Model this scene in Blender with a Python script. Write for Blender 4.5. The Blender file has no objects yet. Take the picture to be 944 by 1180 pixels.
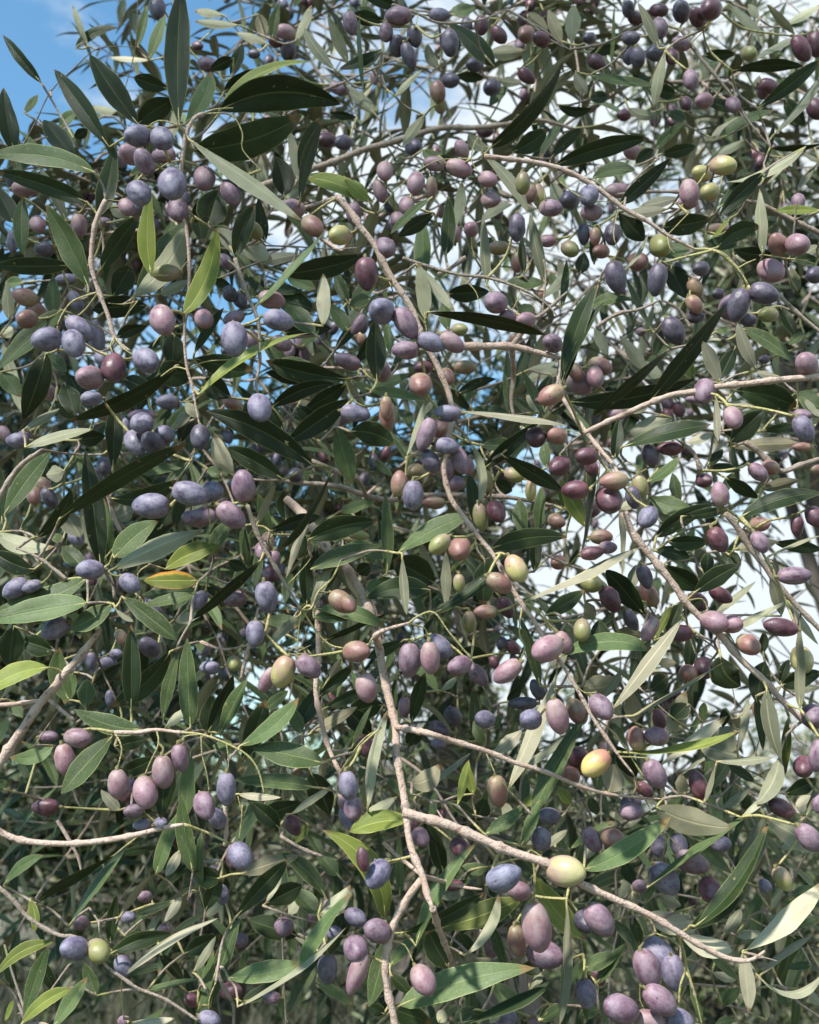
import bpy, math, random
import numpy as np
from mathutils import Vector, Matrix, Quaternion
random.seed(7); RNG = np.random.RandomState(7)
scene = bpy.context.scene
COL = scene.collection

# ------------------------------------------------------------------ camera
TANH = math.tan(math.radians(20.0))
PITCH = math.radians(15)
CAMLOC = Vector((0, 0, 1.6))
cam_d = bpy.data.cameras.new('camera'); cam = bpy.data.objects.new('camera', cam_d); COL.objects.link(cam)
cam.location = CAMLOC; cam.rotation_euler = (math.radians(90) + PITCH, 0, 0)
cam_d.sensor_fit = 'HORIZONTAL'; cam_d.sensor_width = 36; cam_d.lens = 18 / TANH
cam_d.clip_start = 0.02; cam_d.clip_end = 2000
cam_d.dof.use_dof = True; cam_d.dof.focus_distance = 0.79; cam_d.dof.aperture_fstop = 14
scene.camera = cam
FWD = Vector((0, math.cos(PITCH), math.sin(PITCH))); UP = Vector((0, -math.sin(PITCH), math.cos(PITCH))); RIGHT = Vector((1, 0, 0))
LAY = [0.74, 0.785, 0.83, 0.885, 0.95, 1.03, 1.13, 1.25, 1.4]
def depth(z):
    z = max(0, min(z, 7.99)); i = int(z); return LAY[i] + (LAY[i+1] - LAY[i]) * (z - i)
def P3(px, py, d):                      # a point of the place, given by its direction and distance
    k = TANH * d / 472.0
    return CAMLOC + FWD * d + RIGHT * ((px - 472) * k) + UP * ((590 - py) * k)
def MPP(d): return TANH * d / 472.0     # metres per photo pixel at distance d
def PIX(p):
    v = p - CAMLOC; d = v.dot(FWD)
    k = TANH * d / 472.0
    return 472 + v.dot(RIGHT) / k, 590 - v.dot(UP) / k, d
SURVEY = """
w A 1 1 1.1 0.7 pk 235 131 224 136 215 154 210 185 207 215 209 245 215 265 218 300 217 351 213 373 213 400 216 426 222 446 226 470 230 490
w E 1 1 1.3 1.0 pk 122 230 111 254 106 283 106 309 114 336 124 362 132 388 142 399 151 405
w G 1 0.5 1.1 0.7 wd 271 298 278 320 287 344 293 357 298 373 299 394 299 421 295 442 298 455
w C 2 2 1.2 1.1 pk 348 240 375 232 390 227
w C 1 0 1.7 0.75 pk 390 227 405 245 416 262 432 283 453 323 474 354 487 389 506 426 519 460 520 490 514 520 512 545 520 575 532 592 548 614 569 640 585 669 602 697 613 711 625 732 637 750 650 769 669 801 682 825 698 849 714 872 730 892
w C 1 1 1.0 0.6 wd 464 297 487 305 527 316 562 320 601 333 628 349 643 365
w C 2 2 1.4 1.1 wd 505 317 519 309 537 296
w C 0 1 0.9 0.6 wd 682 825 695 843 711 867 719 881
w P 6 6 2.6 1.8 wd 300 215 338 201 380 188 421 172 455 163 506 148 549 147 585 143 620 138 660 148
w P 5 5 1.1 0.7 wd 332 132 370 106 396 95 430 79 455 69
w Q 4 4 0.9 0.7 wd 453 5 482 16 506 26 548 24 585 13
w Q 5 5 0.9 0.7 wd 585 11 610 26 633 45 657 57
w Q 5 5 0.9 0.6 wd 657 66 695 50 716 40 743 26
w D 2 2 1.5 1.1 pk 558 180 585 183 622 188 658 199 690 218 719 240 748 256 769 271 801 287 
w D 3 3 0.9 1.6 wd 711 224 746 221 785 221 828 225 861 231 887 240 915 254 950 271
w D 3 3 0.9 0.7 wd 796 378 783 357 764 346
w R 4 4 1.2 0.6 wd 785 34 807 66 833 97 846 114 863 140 882 163 890 172
w H 2 2 2.4 1.8 pk 515 399 529 399 559 399 590 399 620 406 646 413
w H 2 2 1.7 1.0 wd 594 405 612 370 625 362 654 336
w H 3 3 1.5 1.2 pk 596 405 592 431 589 460 593 484
w H 2 2 1.1 0.9 wd 687 377 711 362 738 356 760 346
w J 2.4 1 1.2 1.1 pk 655 392 650 410 644 431 648 456 661 478 671 492 690 516 709 539 714 556
w J 1 1 1.3 1.8 pk 671 500 700 486 725 475 745 466 775 455 806 451 831 445 863 442 893 438 918 436 952 434
w J 2 2 1.2 1.0 wd 896 338 913 355 930 370 950 386
w M 1 1 2.0 1.5 pk 719 590 727 611 740 629 756 648 775 672 790 693 806 710 829 731 854 760 880 783 903 809 926 830 952 852
w M 2 2 0.8 0.7 wd 624 637 656 651 687 661
w M 1 1 1.2 1.0 wd 788 513 799 521 807 542
w N 1 1 1.8 1.3 wd 837 591 850 608 865 632 882 653 901 678 924 704 952 732
w N 2 2 1.9 1.3 wd 858 509 875 521 890 536 903 543 922 536 944 529
w K 1 1 1.5 1.1 wd -8 585 5 563 21 539 40 524 48 518
w K 2 2 1.2 1.0 pk 143 619 132 598 127 582 123 568
w K 1 1 1.1 0.8 wd 77 668 61 655 45 643 20 632
w K 0 0 0.9 0.7 wd 132 690 130 672 124 658
w O 1 1 2.4 2.0 pk -8 892 13 859 29 836 45 812 64 791 74 777 90 759 106 738 116 725
w O 1 1 1.2 1.1 pk -6 813 21 811 50 806
w O 1 1 1.2 0.8 pk 56 806 69 817 85 830
w I 0 0 1.0 0.8 pk 132 844 159 844 180 841 207 844 233 846
w I 2 2 0.8 0.7 pk 230 740 238 743 254 748
w L 2 2 1.2 0.9 pk 277 783 287 743 295 714 297 701
w L 1 1 1.3 0.9 wd 285 582 293 606 303 629 316 651 330 675 347 703
w L 2 2 0.8 0.7 wd 240 664 274 677 306 688 340 698
w B 2.6 0 2.6 1.6 pk 330 575 348 592 362 610 380 635 397 651 413 677 424 698 432 722 437 746 442 777 450 812 456 838 457 870 463 902 468 934 471 964 477 986 487 1009 493 1033 499 1047
w B 0 1.6 1.7 1.3 pk 497 1042 505 1068 514 1091 522 1115 522 1150
w B 0 0 1.6 1.0 pk 438 750 433 733 447 725 471 718
w B 0 0 2.5 1.1 pk 464 936 485 942 514 950 548 964 580 978 606 987 628 994 645 1004 663 1015 690 1028 719 1041 748 1054 780 1073 806 1089 838 1104 863 1107 882 1096
w B 0.3 0 2.0 1.8 pk 486 1014 471 1033 456 1060 448 1084 444 1110 446 1139 452 1163 457 1190
w B 0 1 1.6 0.7 pk 457 830 490 844 522 854 559 865 591 878 630 890 663 904 695 914 727 918 764 921
w B 1 1 1.2 0.9 pk 488 1011 514 1017 538 1023 556 1025
w B 1 1 1.1 1.0 pk 442 971 458 986 474 1005
w B 2 1 1.7 1.0 pk 360 655 363 680 366 705 367 756 364 796 372 838 380 865 392 891 404 918 425 945
w B 3 3 1.4 1.6 wd 319 552 341 556 370 558 396 562 422 571 449 576 490 571 533 571 585 573 636 582
w B 2 2 1.4 1.6 wd 359 531 385 542 412 553 436 568
w S 0 0 1.6 1.3 pk -8 954 19 967 58 972 101 971 148 964 185 955 212 950
w S 2 2 1.1 0.9 pk 66 945 79 967 90 988 94 1006
w S 1 1 1.2 1.0 pk 259 927 261 954 259 975
w S 1 1 1.0 0.8 wd 324 964 348 978 372 987
w T 0 0 1.1 0.7 wd -8 1017 16 1038 29 1054 48 1068 69 1078 87 1080 110 1096 124 1115 140 1126 159 1139 191 1152 228 1176
w U 1 1 1.0 0.8 wd 250 1115 258 1139 269 1158 269 1184
w U 1 1 0.9 0.7 wd 420 1010 438 1028 449 1036
T 0 0
l 180 360 10 150 55 0 d 4
l 60 655 15 380 90 -8 d 2
l 105 490 165 410 45 5 m 5
l 330 690 190 520 100 8 d 2
l 475 640 235 300 95 8 d 1
l 605 545 390 235 110 6 d 1
l 330 210 515 120 48 -25 d 5
l 385 200 315 20 30 10 s 5
l 730 385 580 335 80 0 d 2
l 780 540 790 -60 125 0 d 1
l 600 540 765 430 110 -10 d 2
l 410 750 -60 680 112 -30 m 0
l 380 880 -30 740 90 -20 d 1
l 430 940 500 630 90 10 d 1
l 290 960 170 730 62 0 s 2
l 60 970 -30 800 95 0 d 2
l 800 540 905 310 110 -10 m 2
l 650 262 470 250 28 0 p 6
l 650 260 720 60 62 0 m 5
l 700 775 640 1010 85 -10 y 0
l 260 560 340 480 60 -10 m 5
l 500 490 400 460 50 0 s 5
l 600 200 640 20 50 0 m 6
l 320 600 380 560 50 0 d 4
o 597 590 56 50 0 b 0
o 705 603 56 52 30 b 0
o 565 672 48 42 40 m 1
o 630 705 56 46 60 p 0
o 715 675 52 38 0 p 1
o 750 800 73 66 90 b 0
o 605 840 62 52 50 b 0
o 890 775 56 50 90 m 1
o 550 900 42 36 60 m 1
o 775 915 56 48 80 p 1
o 105 820 56 38 0 m 2
o 685 35 48 38 90 d 4
o 530 690 40 30 90 p 2
s A 1 1.0 wd 880 490 845 505 812 580 795 700 790 900
s A 0.6 0.6 gr 800 590 760 540 690 525 630 560
s A 0.6 0.6 gr 795 680 740 705 690 735 640 765
s sky1 5 0.5 dk 60 700 150 540 220 400 320 300 430 210 600 205
s sky1 5 0.4 dk 180 360 215 395 240 380
s sky1 5 0.4 dk 600 -10 590 200 540 400
T 200 0
l 200 490 600 270 50 -50 y 1
l 200 480 730 455 165 -60 d 1
l 90 650 560 500 170 30 d 1
l 80 615 560 960 75 -18 s 0
l 50 540 160 310 100 20 m 2
l 560 770 640 510 90 -20 d 2
l 550 880 650 530 60 -20 d 1
l 580 770 870 880 95 -20 y 2
l 480 850 440 680 110 10 d 2
l 150 980 200 820 150 0 d 1
l 390 1000 330 860 110 0 d 2
l 220 400 390 300 75 -10 d 3
l 540 790 500 560 50 0 o 3
l 250 330 300 190 60 0 d 4
l 290 110 90 90 45 0 s 5
l 220 65 90 45 45 0 s 6
l 410 190 270 140 45 0 s 6
l 430 170 460 10 55 0 m 5
l 700 300 570 120 60 10 s 4
l 760 270 670 60 60 0 s 5
l 830 400 810 40 28 0 m 4
l 910 220 720 300 55 0 d 4
l 880 500 640 330 60 -10 s 6
l 880 490 760 370 70 0 s 6
l 800 510 680 490 40 0 d 5
l 370 60 400 180 60 0 o 7
l 530 180 600 20 50 0 s 5
l 900 90 800 30 60 0 m 4
l 260 250 160 300 60 0 d 3
o 770 100 52 34 80 p 3
o 925 140 42 32 90 p 3
o 490 140 44 34 20 m 6
o 500 215 46 38 90 d 6
o 875 340 28 20 90 m 6
o 720 385 46 30 20 p 6
o 665 610 42 38 0 k 5
o 740 620 40 34 0 d 5
o 920 745 46 38 90 m 3
o 900 830 52 32 70 m 3
o 150 790 60 56 90 m 1
o 250 840 60 46 60 p 1
o 350 235 28 22 0 d 6
o 150 280 46 34 10 p 4
o 525 905 50 40 20 m 2
o 440 180 30 24 40 k 6
o 105 200 26 22 0 k 6
s A 0 1.0 wd 130 495 90 500 55 570 35 680
s A 0.6 0.6 gr 130 490 180 475 260 470
s A 0.8 0.6 gr 120 495 250 500 300 580 300 650 380 740
s P 6 2.2 wd 420 790 520 760 680 710 820 650 900 630
s P 5 1.0 wd 500 500 640 400 740 360 870 300 960 260
s C 2 1.2 pk 560 910 660 870 720 855 780 920 830 990
T 400 0
l 340 500 240 640 55 0 s 5
l 625 640 945 250 75 25 d 3
l 620 640 530 580 70 20 s 3
l 600 680 790 930 60 -20 s 2
l 640 290 440 100 90 -15 d 4
l 450 60 560 30 70 0 m 5
l 400 300 350 190 60 10 s 4
l 160 90 20 60 70 0 d 4
l 200 210 280 80 22 0 p 3
l 80 400 60 120 32 0 m 4
l 60 300 160 210 45 0 d 5
l 140 500 -20 350 80 0 s 6
l 720 660 870 560 95 10 d 4
l 240 40 60 -30 60 0 d 5
l 400 680 520 780 70 0 d 3
l 400 760 430 930 60 0 m 4
l 470 990 500 790 60 0 s 4
l 290 940 400 900 28 0 y 3
l 590 960 720 890 60 -20 s 4
l 100 880 -10 780 75 0 y 2
l 620 230 780 220 70 0 o 6
l 890 790 940 940 70 0 s 4
l 210 420 330 300 30 0 s 5
l 800 250 860 130 60 0 m 6
l 660 350 760 360 50 0 s 6
l 470 330 600 340 50 0 d 6
l 330 650 420 730 70 0 m 5
l 700 370 620 460 60 0 m 6
o 228 68 58 42 0 p 3
o 178 140 44 40 0 d 3
o 220 200 44 40 90 d 3
o 295 155 50 36 80 d 3
o 268 240 60 34 70 d 3
o 400 65 46 32 0 b 4
o 448 185 60 40 85 d 2
o 20 100 54 32 90 p 3
o 395 400 50 36 80 r 5
o 405 460 34 28 80 g 6
o 500 650 42 32 60 m 3
o 485 730 60 40 20 m 2
o 380 712 48 34 10 m 3
o 300 795 52 42 100 m 2
o 260 895 42 36 90 m 2
o 185 750 44 38 80 m 3
o 155 830 46 34 70 m 3
o 368 815 50 26 90 r 4
o 612 780 44 36 20 m 2
o 625 870 42 36 0 m 2
o 765 795 50 36 90 g 2
o 835 850 54 32 80 y 3
o 885 905 50 40 0 p 2
o 585 110 44 34 90 k 5
o 660 150 44 32 50 k 5
o 780 150 32 40 0 r 6
o 845 170 40 34 30 k 5
o 780 330 44 32 40 k 5
o 630 380 36 40 0 d 6
o 555 280 40 36 0 d 6
o 290 640 36 40 0 d 6
o 115 345 34 22 90 m 6
o 800 840 40 30 90 r 3
o 520 110 36 28 90 d 5
o 450 350 40 34 0 d 6
o 600 570 36 30 0 k 7
s P 6 2.4 wd -20 690 100 640 250 590 400 560 560 555 700 540 830 520 970 560
s Q 4 0.9 wd 200 20 310 60 400 100 560 90 700 50
s Q 3 0.5 gr 290 60 300 110
s P 5 0.8 wd 0 340 150 290 220 250
s D 2 1.3 wd 600 680 700 690 820 710 950 745
s D 2 0.5 gr 620 650 570 600 540 690 580 760
s D 3 0.5 gr 560 700 470 690 390 700 300 750 200 840 130 930
s P 5 0.5 gr 180 720 210 680 260 690
s Q 5 0.8 wd 700 40 790 100 880 170 950 220
s D 2 0.4 gr 850 760 860 850 830 940
T 600 0
l 0 470 215 230 60 10 d 3
l 10 640 120 560 90 0 d 4
l 150 720 560 600 95 -20 d 3
l 130 690 270 560 60 -15 d 4
l 310 780 500 740 75 -15 m 3
l 430 890 650 690 75 10 d 2
l 610 670 765 635 65 0 d 3
l 500 720 580 650 60 -10 d 3
l 590 650 720 530 50 -10 m 5
l 630 220 580 470 60 -10 s 3
l 240 310 290 410 65 0 p 4
l 300 325 580 370 50 0 m 4
l 600 210 510 10 50 -10 s 3
l 470 470 600 500 55 15 s 4
l 220 190 230 20 80 0 s 5
l 180 180 120 40 60 0 o 6
l 160 455 310 470 50 20 d 5
l 840 600 960 520 95 -15 p 4
l 850 640 960 560 60 0 s 4
l 820 250 940 240 80 0 d 5
l 870 900 960 780 50 0 d 2
l 800 440 950 480 60 0 d 4
l 520 900 690 860 60 0 p 4
l 460 930 640 900 50 0 s 4
l 860 0 960 90 60 0 s 6
l 300 430 380 420 60 0 d 5
l 640 490 720 520 60 0 m 5
l 560 380 680 410 70 0 d 5
l 880 830 960 800 60 0 d 3
l 400 360 410 20 20 0 y 5
l 30 60 120 130 60 0 o 6
l 60 540 -20 500 50 0 s 6
l 440 200 300 230 50 0 d 6
o 20 780 50 36 90 g 2
o 80 865 50 34 75 y 3
o 125 915 50 42 10 p 2
o 215 870 44 44 0 d 3
o 298 850 48 46 90 b 2
o 310 925 46 40 0 m 2
o 420 830 54 36 0 m 3
o 740 345 46 36 80 p 3
o 798 438 42 36 0 m 4
o 880 720 56 46 0 y 2
o 790 755 46 38 20 y 3
o 735 835 60 46 80 m 2
o 825 835 44 42 0 y 3
o 925 455 38 34 60 p 4
o 770 75 44 38 60 k 3
o 830 40 40 50 0 k 3
o 605 120 48 38 80 p 4
o 700 190 42 34 20 p 4
o 480 165 38 32 0 d 4
o 510 250 46 34 80 d 4
o 470 240 40 30 90 d 5
o 590 230 44 40 0 d 5
o 660 245 40 32 90 k 5
o 700 50 46 40 80 d 4
o 500 80 38 32 30 k 5
o 470 40 34 30 90 d 5
o 330 270 44 34 30 k 5
o 90 180 46 34 30 k 5
o 25 330 40 30 40 k 5
o 300 165 30 26 0 d 6
o 720 450 34 28 60 k 5
o 450 500 34 28 0 k 6
o 600 45 40 32 0 k 5
o 485 660 40 36 30 m 5
o 30 140 36 28 0 k 6
o 660 480 30 24 60 k 6
s D 2 1.3 wd -10 680 80 700 220 755 330 805 420 860 520 930 600 980
s D 3 1.0 wd 420 845 550 835 700 835 860 850 960 870
s D 2 0.5 gr 170 790 220 830 300 870 390 890
s D 3 0.7 wd 430 880 480 800 600 690
s D 3 0.5 gr 880 760 860 850 830 940
s R 4 1.0 wd 700 130 780 250 880 370 960 470
s R 4 0.6 gr 740 190 800 130 870 50
s Q 5 0.8 wd 240 240 360 190 440 150 540 100
s Q 5 0.7 wd 0 60 100 130 210 215
s R 5 0.4 dk 580 700 585 520 600 440
T 744 0 4.72
l 470 385 860 360 75 -30 d 3
l 610 590 960 320 90 0 d 3
l 690 740 960 400 55 15 s 4
l 450 20 640 200 60 0 s 4
l 860 180 600 320 45 -10 s 4
l 320 300 490 290 70 0 d 4
l 760 140 960 20 50 0 s 5
l 620 100 560 20 50 0 s 5
l 590 520 620 410 60 0 s 5
l 400 750 700 600 75 -15 m 4
l 360 750 510 630 80 0 p 5
l 540 760 390 840 55 0 s 6
l 870 800 440 990 62 30 s 2
l 680 800 960 780 40 10 d 3
l 640 940 400 1180 100 0 d 2
l 660 930 410 1070 70 0 d 3
l 640 940 620 1220 80 0 s 2
l 640 920 700 660 40 0 d 5
l 830 1040 940 880 28 0 s 5
l 780 860 660 1000 20 0 s 6
l 760 540 870 690 90 0 d 5
l 600 140 640 260 40 0 s 6
l 250 1120 150 1180 60 0 s 3
l 950 880 860 830 30 0 s 5
l 810 180 660 20 50 0 o 5
o 845 260 78 52 60 k 4
o 925 240 70 50 80 k 4
o 925 590 64 50 60 k 5
o 560 290 44 40 0 g 5
o 830 1100 50 40 90 p 3
o 670 470 60 44 20 k 5
o 640 490 50 40 90 k 5
s R 4 1.0 wd 420 460 480 540 560 660 650 770 690 810
s R 5 0.4 dk 650 930 760 900 830 1040 820 1180
s D 3 1.0 wd 380 1070 550 1090 720 1150 850 1200
T 0 230
l 300 285 -30 285 88 0 d 1
l 385 380 200 20 120 -10 m 1
l 340 180 240 20 60 -10 m 2
l 100 -10 100 240 85 0 m 2
l 440 300 610 60 95 -15 d 1
l 660 330 660 -40 88 -10 y 0
l 580 420 810 110 130 25 s 1
l 590 420 800 95 110 -10 m 2
l 800 500 945 120 110 30 y 0
l 860 20 880 190 90 0 d 2
l 410 720 -20 560 10 0 m 6
l 270 480 -20 745 105 0 m 2
l 780 720 300 960 80 25 d 1
l 200 670 100 960 120 10 d 1
l 230 500 230 330 80 0 m 3
l 40 520 30 350 60 0 s 4
l 0 750 90 860 90 0 m 3
l 190 670 290 750 80 0 m 3
l 280 800 330 940 100 0 d 2
l 510 600 640 550 60 -10 d 2
l 640 820 600 920 60 0 d 3
l 490 420 570 280 110 0 d 3
l 640 460 400 480 110 0 d 3
l 760 590 750 730 110 0 d 3
l 100 930 10 620 60 0 s 5
l 260 900 180 960 55 0 m 2
l 700 410 830 350 60 0 s 2
l 540 780 680 850 90 0 d 3
l 840 700 960 520 130 0 d 2
l 430 40 500 -20 60 0 m 2
l 560 80 480 20 70 0 s 3
l 690 760 850 750 130 0 d 3
l 100 360 20 360 60 0 m 4
l 0 590 60 560 60 0 s 5
l 400 940 300 760 110 0 d 3
o 165 108 42 36 60 m 2
o 345 110 50 36 80 m 2
o 725 318 62 42 0 g 1
o 110 425 54 42 20 r 3
o 118 520 46 44 0 r 2
o 165 490 44 36 60 r 3
o 203 608 64 56 -10 b 1
o 320 625 64 52 70 b 0
o 345 560 70 48 40 b 1
o 418 600 80 40 80 b 3
o 390 775 60 56 10 m 0
o 495 730 64 58 100 k 0
o 635 700 62 56 30 b 0
o 708 525 70 60 70 m 0
o 885 515 48 44 60 m 1
o 400 865 44 36 0 b 1
o 215 840 36 30 80 m 4
o 440 690 36 30 60 b 2
o 330 440 50 30 60 b 3
o 765 40 50 46 60 p 2
o 590 30 50 46 0 b 2
o 560 25 40 34 0 m 3
o 55 180 50 26 90 b 3
o 195 215 46 34 0 d 3
o 290 345 46 26 0 b 4
o 470 930 60 36 0 p 2
o 730 880 46 36 0 b 5
o 620 940 60 30 0 p 3
o 450 100 34 26 0 p 4
s E 1 1.2 pk 460 0 420 90 400 200 400 300 430 400 470 500 500 600
s E 0.6 0.6 gr 500 590 480 640 500 680
s E 1 0.7 gr 380 380 320 440 270 500 250 550
s E 1 0.7 gr 420 430 370 480 330 510
s E 0.6 0.5 gr 500 590 540 650 590 680
s E 1 0.4 gr 590 430 540 455 470 450
s E 1 0.4 gr 600 440 560 490 520 545
s A 1 1.1 pk 820 460 805 540 805 640 815 740 840 860 850 960
s A 1 0.7 gr 800 540 740 565 690 600 665 640
s A 1 0.9 wd 790 -20 820 60 830 110
s A 1 0.6 gr 800 700 760 730 700 770
T 200 230
l 185 490 140 130 10 0 y 1
l 110 850 590 580 45 -55 y 0
l 230 330 230 320 10 0 m 5
l 360 460 690 90 28 30 m 0
l 290 230 200 120 90 0 s 2
l 270 250 355 20 95 -20 d 1
l 300 200 430 260 90 0 s 2
l 400 180 370 -10 60 0 d 2
l 480 320 830 240 105 20 d 1
l 650 550 650 320 78 0 p 0
l 380 270 560 240 60 0 p 3
l 760 570 670 450 80 0 m 2
l 760 450 700 310 60 0 m 3
l 700 660 840 510 50 -10 d 2
l 90 670 220 470 50 -10 d 2
l 90 690 350 740 110 0 d 2
l 760 780 400 700 110 20 d 2
l 640 780 400 750 80 0 d 2
l 430 900 700 800 80 -15 d 1
l 750 800 560 920 80 0 d 2
l 880 750 880 480 100 0 d 2
l 740 760 830 670 50 0 m 2
l 390 610 500 740 80 0 m 2
l 620 590 490 460 110 0 m 2
l 780 790 910 860 60 0 m 3
l 860 860 980 780 60 0 m 3
l 490 330 620 390 70 0 m 3
l 630 740 470 690 70 0 m 2
l 180 350 250 380 50 0 d 3
l 350 150 400 250 60 0 o 3
l 560 640 640 540 60 0 m 3
l 250 860 130 780 110 0 d 2
l 620 950 700 850 60 0 d 3
l 340 870 330 960 90 0 d 2
l 480 580 690 560 80 0 d 3
l 560 100 360 -30 85 -20 s 0
l 80 100 170 -20 90 0 d 1
l 440 420 620 480 110 0 d 3
l 110 950 50 880 60 0 s 1
l 880 350 770 450 80 0 m 3
l 400 380 560 400 60 0 m 3
o 132 520 50 44 40 m 1
o 265 605 78 62 85 b 0
o 455 525 68 50 15 b 0
o 425 435 60 44 10 m 1
o 245 410 36 34 60 d 1
o 290 440 40 32 60 d 1
o 265 515 48 34 -20 p 1
o 470 625 46 34 30 p 2
o 340 610 44 30 90 p 2
o 605 115 56 46 40 r 1
o 545 50 56 44 30 m 2
o 725 155 50 46 0 y 1
o 355 135 40 34 60 g 2
o 225 270 40 30 50 p 4
o 785 60 50 36 90 p 3
o 760 705 60 38 20 p 2
o 910 750 44 40 90 m 2
o 805 540 50 28 -60 p 2
o 375 905 64 56 80 b 0
o 790 930 66 40 10 b 1
o 925 905 52 30 90 r 1
o 840 320 72 54 85 k 0
o 920 210 50 50 30 p 1
o 905 485 56 60 40 b 0
o 260 890 44 36 30 r 4
o 225 660 20 20 0 d 5
s G 0.6 1.0 wd 270 260 295 340 330 430 350 480 370 540 375 620 375 720 360 800 370 850
s G 1 0.5 gr 340 480 250 490 220 480
s G 1 0.5 gr 345 430 290 390 250 430
s A 1 0.5 gr 60 690 140 705 280 695 370 690
s C 2 0.5 wd 400 200 540 205 700 215 860 195
s C 2 0.6 gr 740 20 680 70 650 90
s C 1 0.7 gr 750 790 780 870 830 900
s C 1 0.7 gr 890 270 930 340 950 400
T 400 230
l 370 -10 190 150 40 -10 m 1
l 380 60 220 160 70 0 d 2
l 330 340 330 80 90 0 m 3
l 430 240 440 -20 70 0 d 2
l 560 260 500 100 40 -10 d 3
l 610 370 590 60 60 0 s 2
l 620 100 730 30 60 -10 s 2
l 820 80 680 -30 40 0 s 2
l 850 390 800 80 70 0 s 2
l 770 330 760 160 40 0 d 3
l 340 520 310 270 80 0 s 0
l 300 280 470 490 50 0 s 0
l 440 410 620 400 85 0 d 3
l 350 490 870 590 70 -30 d 0
l 690 360 860 360 70 0 m 3
l 860 400 960 280 60 0 m 3
l 950 380 920 260 50 0 s 4
l 440 570 420 440 70 0 m 3
l 130 790 120 520 100 0 d 1
l 40 710 140 560 60 0 d 2
l 100 830 350 880 60 -10 m 3
l 100 830 270 760 60 0 m 3
l 480 850 650 780 50 -10 d 3
l 540 920 440 820 50 0 d 3
l 710 940 685 750 36 0 m 3
l 860 960 760 740 50 0 m 2
l 890 760 820 880 60 0 d 4
l 820 940 720 860 50 0 d 4
l 790 740 920 700 40 10 s 4
l 540 910 700 920 60 0 m 4
l 560 830 440 900 60 0 m 4
l 290 100 190 60 60 0 d 3
l 640 170 560 200 40 0 d 4
l 780 790 960 760 60 -20 s 5
l 100 430 10 460 70 0 m 2
l 740 470 820 490 60 0 m 4
l 260 640 200 720 40 0 m 3
l 170 540 190 680 50 0 m 3
l 320 940 380 870 30 0 s 2
o 188 215 66 56 30 b 0
o 155 485 58 60 100 b 0
o 255 535 76 50 60 p 0
o 365 620 66 44 20 b 0
o 455 620 62 42 35 m 0
o 255 655 60 44 0 p 0
o 320 805 52 54 80 r 0
o 335 730 40 32 0 k 1
o 435 770 40 34 60 r 3
o 650 448 40 52 0 p 2
o 700 510 38 34 0 p 2
o 778 525 44 38 0 m 2
o 740 120 62 40 90 d 1
o 880 60 58 44 0 d 2
o 870 180 38 30 0 m 3
o 625 20 36 32 0 k 3
o 260 30 40 38 0 m 2
o 220 85 34 34 90 m 3
o 540 130 34 34 60 m 3
o 470 150 40 30 90 m 4
o 895 625 46 44 30 p 2
o 890 850 62 46 -30 r 0
o 190 910 60 46 90 r 0
o 440 930 60 40 0 b 0
o 490 565 36 30 0 g 3
o 740 270 46 30 90 r 4
o 660 210 50 32 0 o 4
o 150 750 44 34 60 r 2
o 510 730 50 34 0 o 4
o 25 55 40 34 90 m 3
s C 1 1.4 wd 0 20 60 120 120 200 200 350 280 470 330 600 400 740 450 870 470 940
s C 0.6 0.5 gr 150 270 190 370 210 450 240 500
s C 0.6 0.6 gr 300 480 340 540 345 580
s C 1 0.9 wd 240 255 330 285 480 325 610 340 760 390 860 450 940 520
s H 2 2.2 pk 490 640 600 640 720 640 830 665 930 690 
s H 2 1.6 wd 735 660 820 530 850 500 960 400
s H 3 1.4 pk 740 660 725 760 715 870 730 960
s C 1 0.4 gr 510 335 560 400 580 500
s C 1 0.4 gr 740 400 740 440 720 480
s C 2 1.2 wd 400 330 450 300 520 250
s H 1 0.7 wd 880 920 920 780 935 700
T 600 230
l 190 800 330 370 95 -25 d 1
l 180 800 370 440 60 -35 d 1
l 300 470 490 440 60 -25 m 2
l 210 880 760 780 100 30 d 2
l 560 880 900 450 85 15 d 1
l 650 650 310 940 55 0 d 2
l 870 790 800 610 65 0 p 2
l 620 120 830 80 100 0 d 2
l 860 400 740 180 10 0 d 3
l 580 580 460 340 36 10 m 2
l 110 380 40 60 60 -5 s 2
l 220 300 90 430 50 0 s 4
l 340 370 560 140 16 30 s 2
l 320 560 380 680 60 0 s 5
l 540 740 430 590 70 0 s 5
l 470 700 620 770 90 0 s 5
l 430 50 540 180 100 0 d 3
l 640 40 440 60 60 0 p 3
l 180 470 200 260 40 0 m 3
l 850 940 860 820 30 0 s 2
l 740 780 730 700 60 0 y 4
l 650 290 720 430 110 0 d 3
l 320 280 310 140 40 0 m 3
l 450 940 490 860 40 0 p 3
l 700 880 560 960 100 0 o 3
l 130 760 70 860 70 0 o 3
l 260 320 280 230 70 0 d 4
l 620 560 580 680 50 0 d 3
l 600 240 740 210 80 0 m 3
l 800 190 950 190 70 0 d 3
o 595 345 72 46 100 d 1
o 415 335 74 48 75 d 2
o 665 570 66 50 60 d 2
o 400 150 50 40 90 d 3
o 275 150 46 28 90 d 3
o 305 85 56 42 10 m 2
o 325 160 40 26 90 r 3
o 215 215 42 36 30 g 3
o 345 725 52 42 20 r 3
o 240 750 44 34 60 r 3
o 255 800 60 50 30 m 3
o 325 770 50 40 80 m 3
o 800 835 58 50 100 p 1
o 785 300 38 34 0 d 3
o 755 455 44 34 60 r 3
o 760 510 40 30 0 d 3
o 760 385 46 34 60 o 3
o 525 575 22 20 0 p 4
o 610 200 44 54 60 g 3
o 920 470 40 62 0 p 3
o 510 270 46 44 0 r 3
o 350 225 38 34 0 r 3
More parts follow.
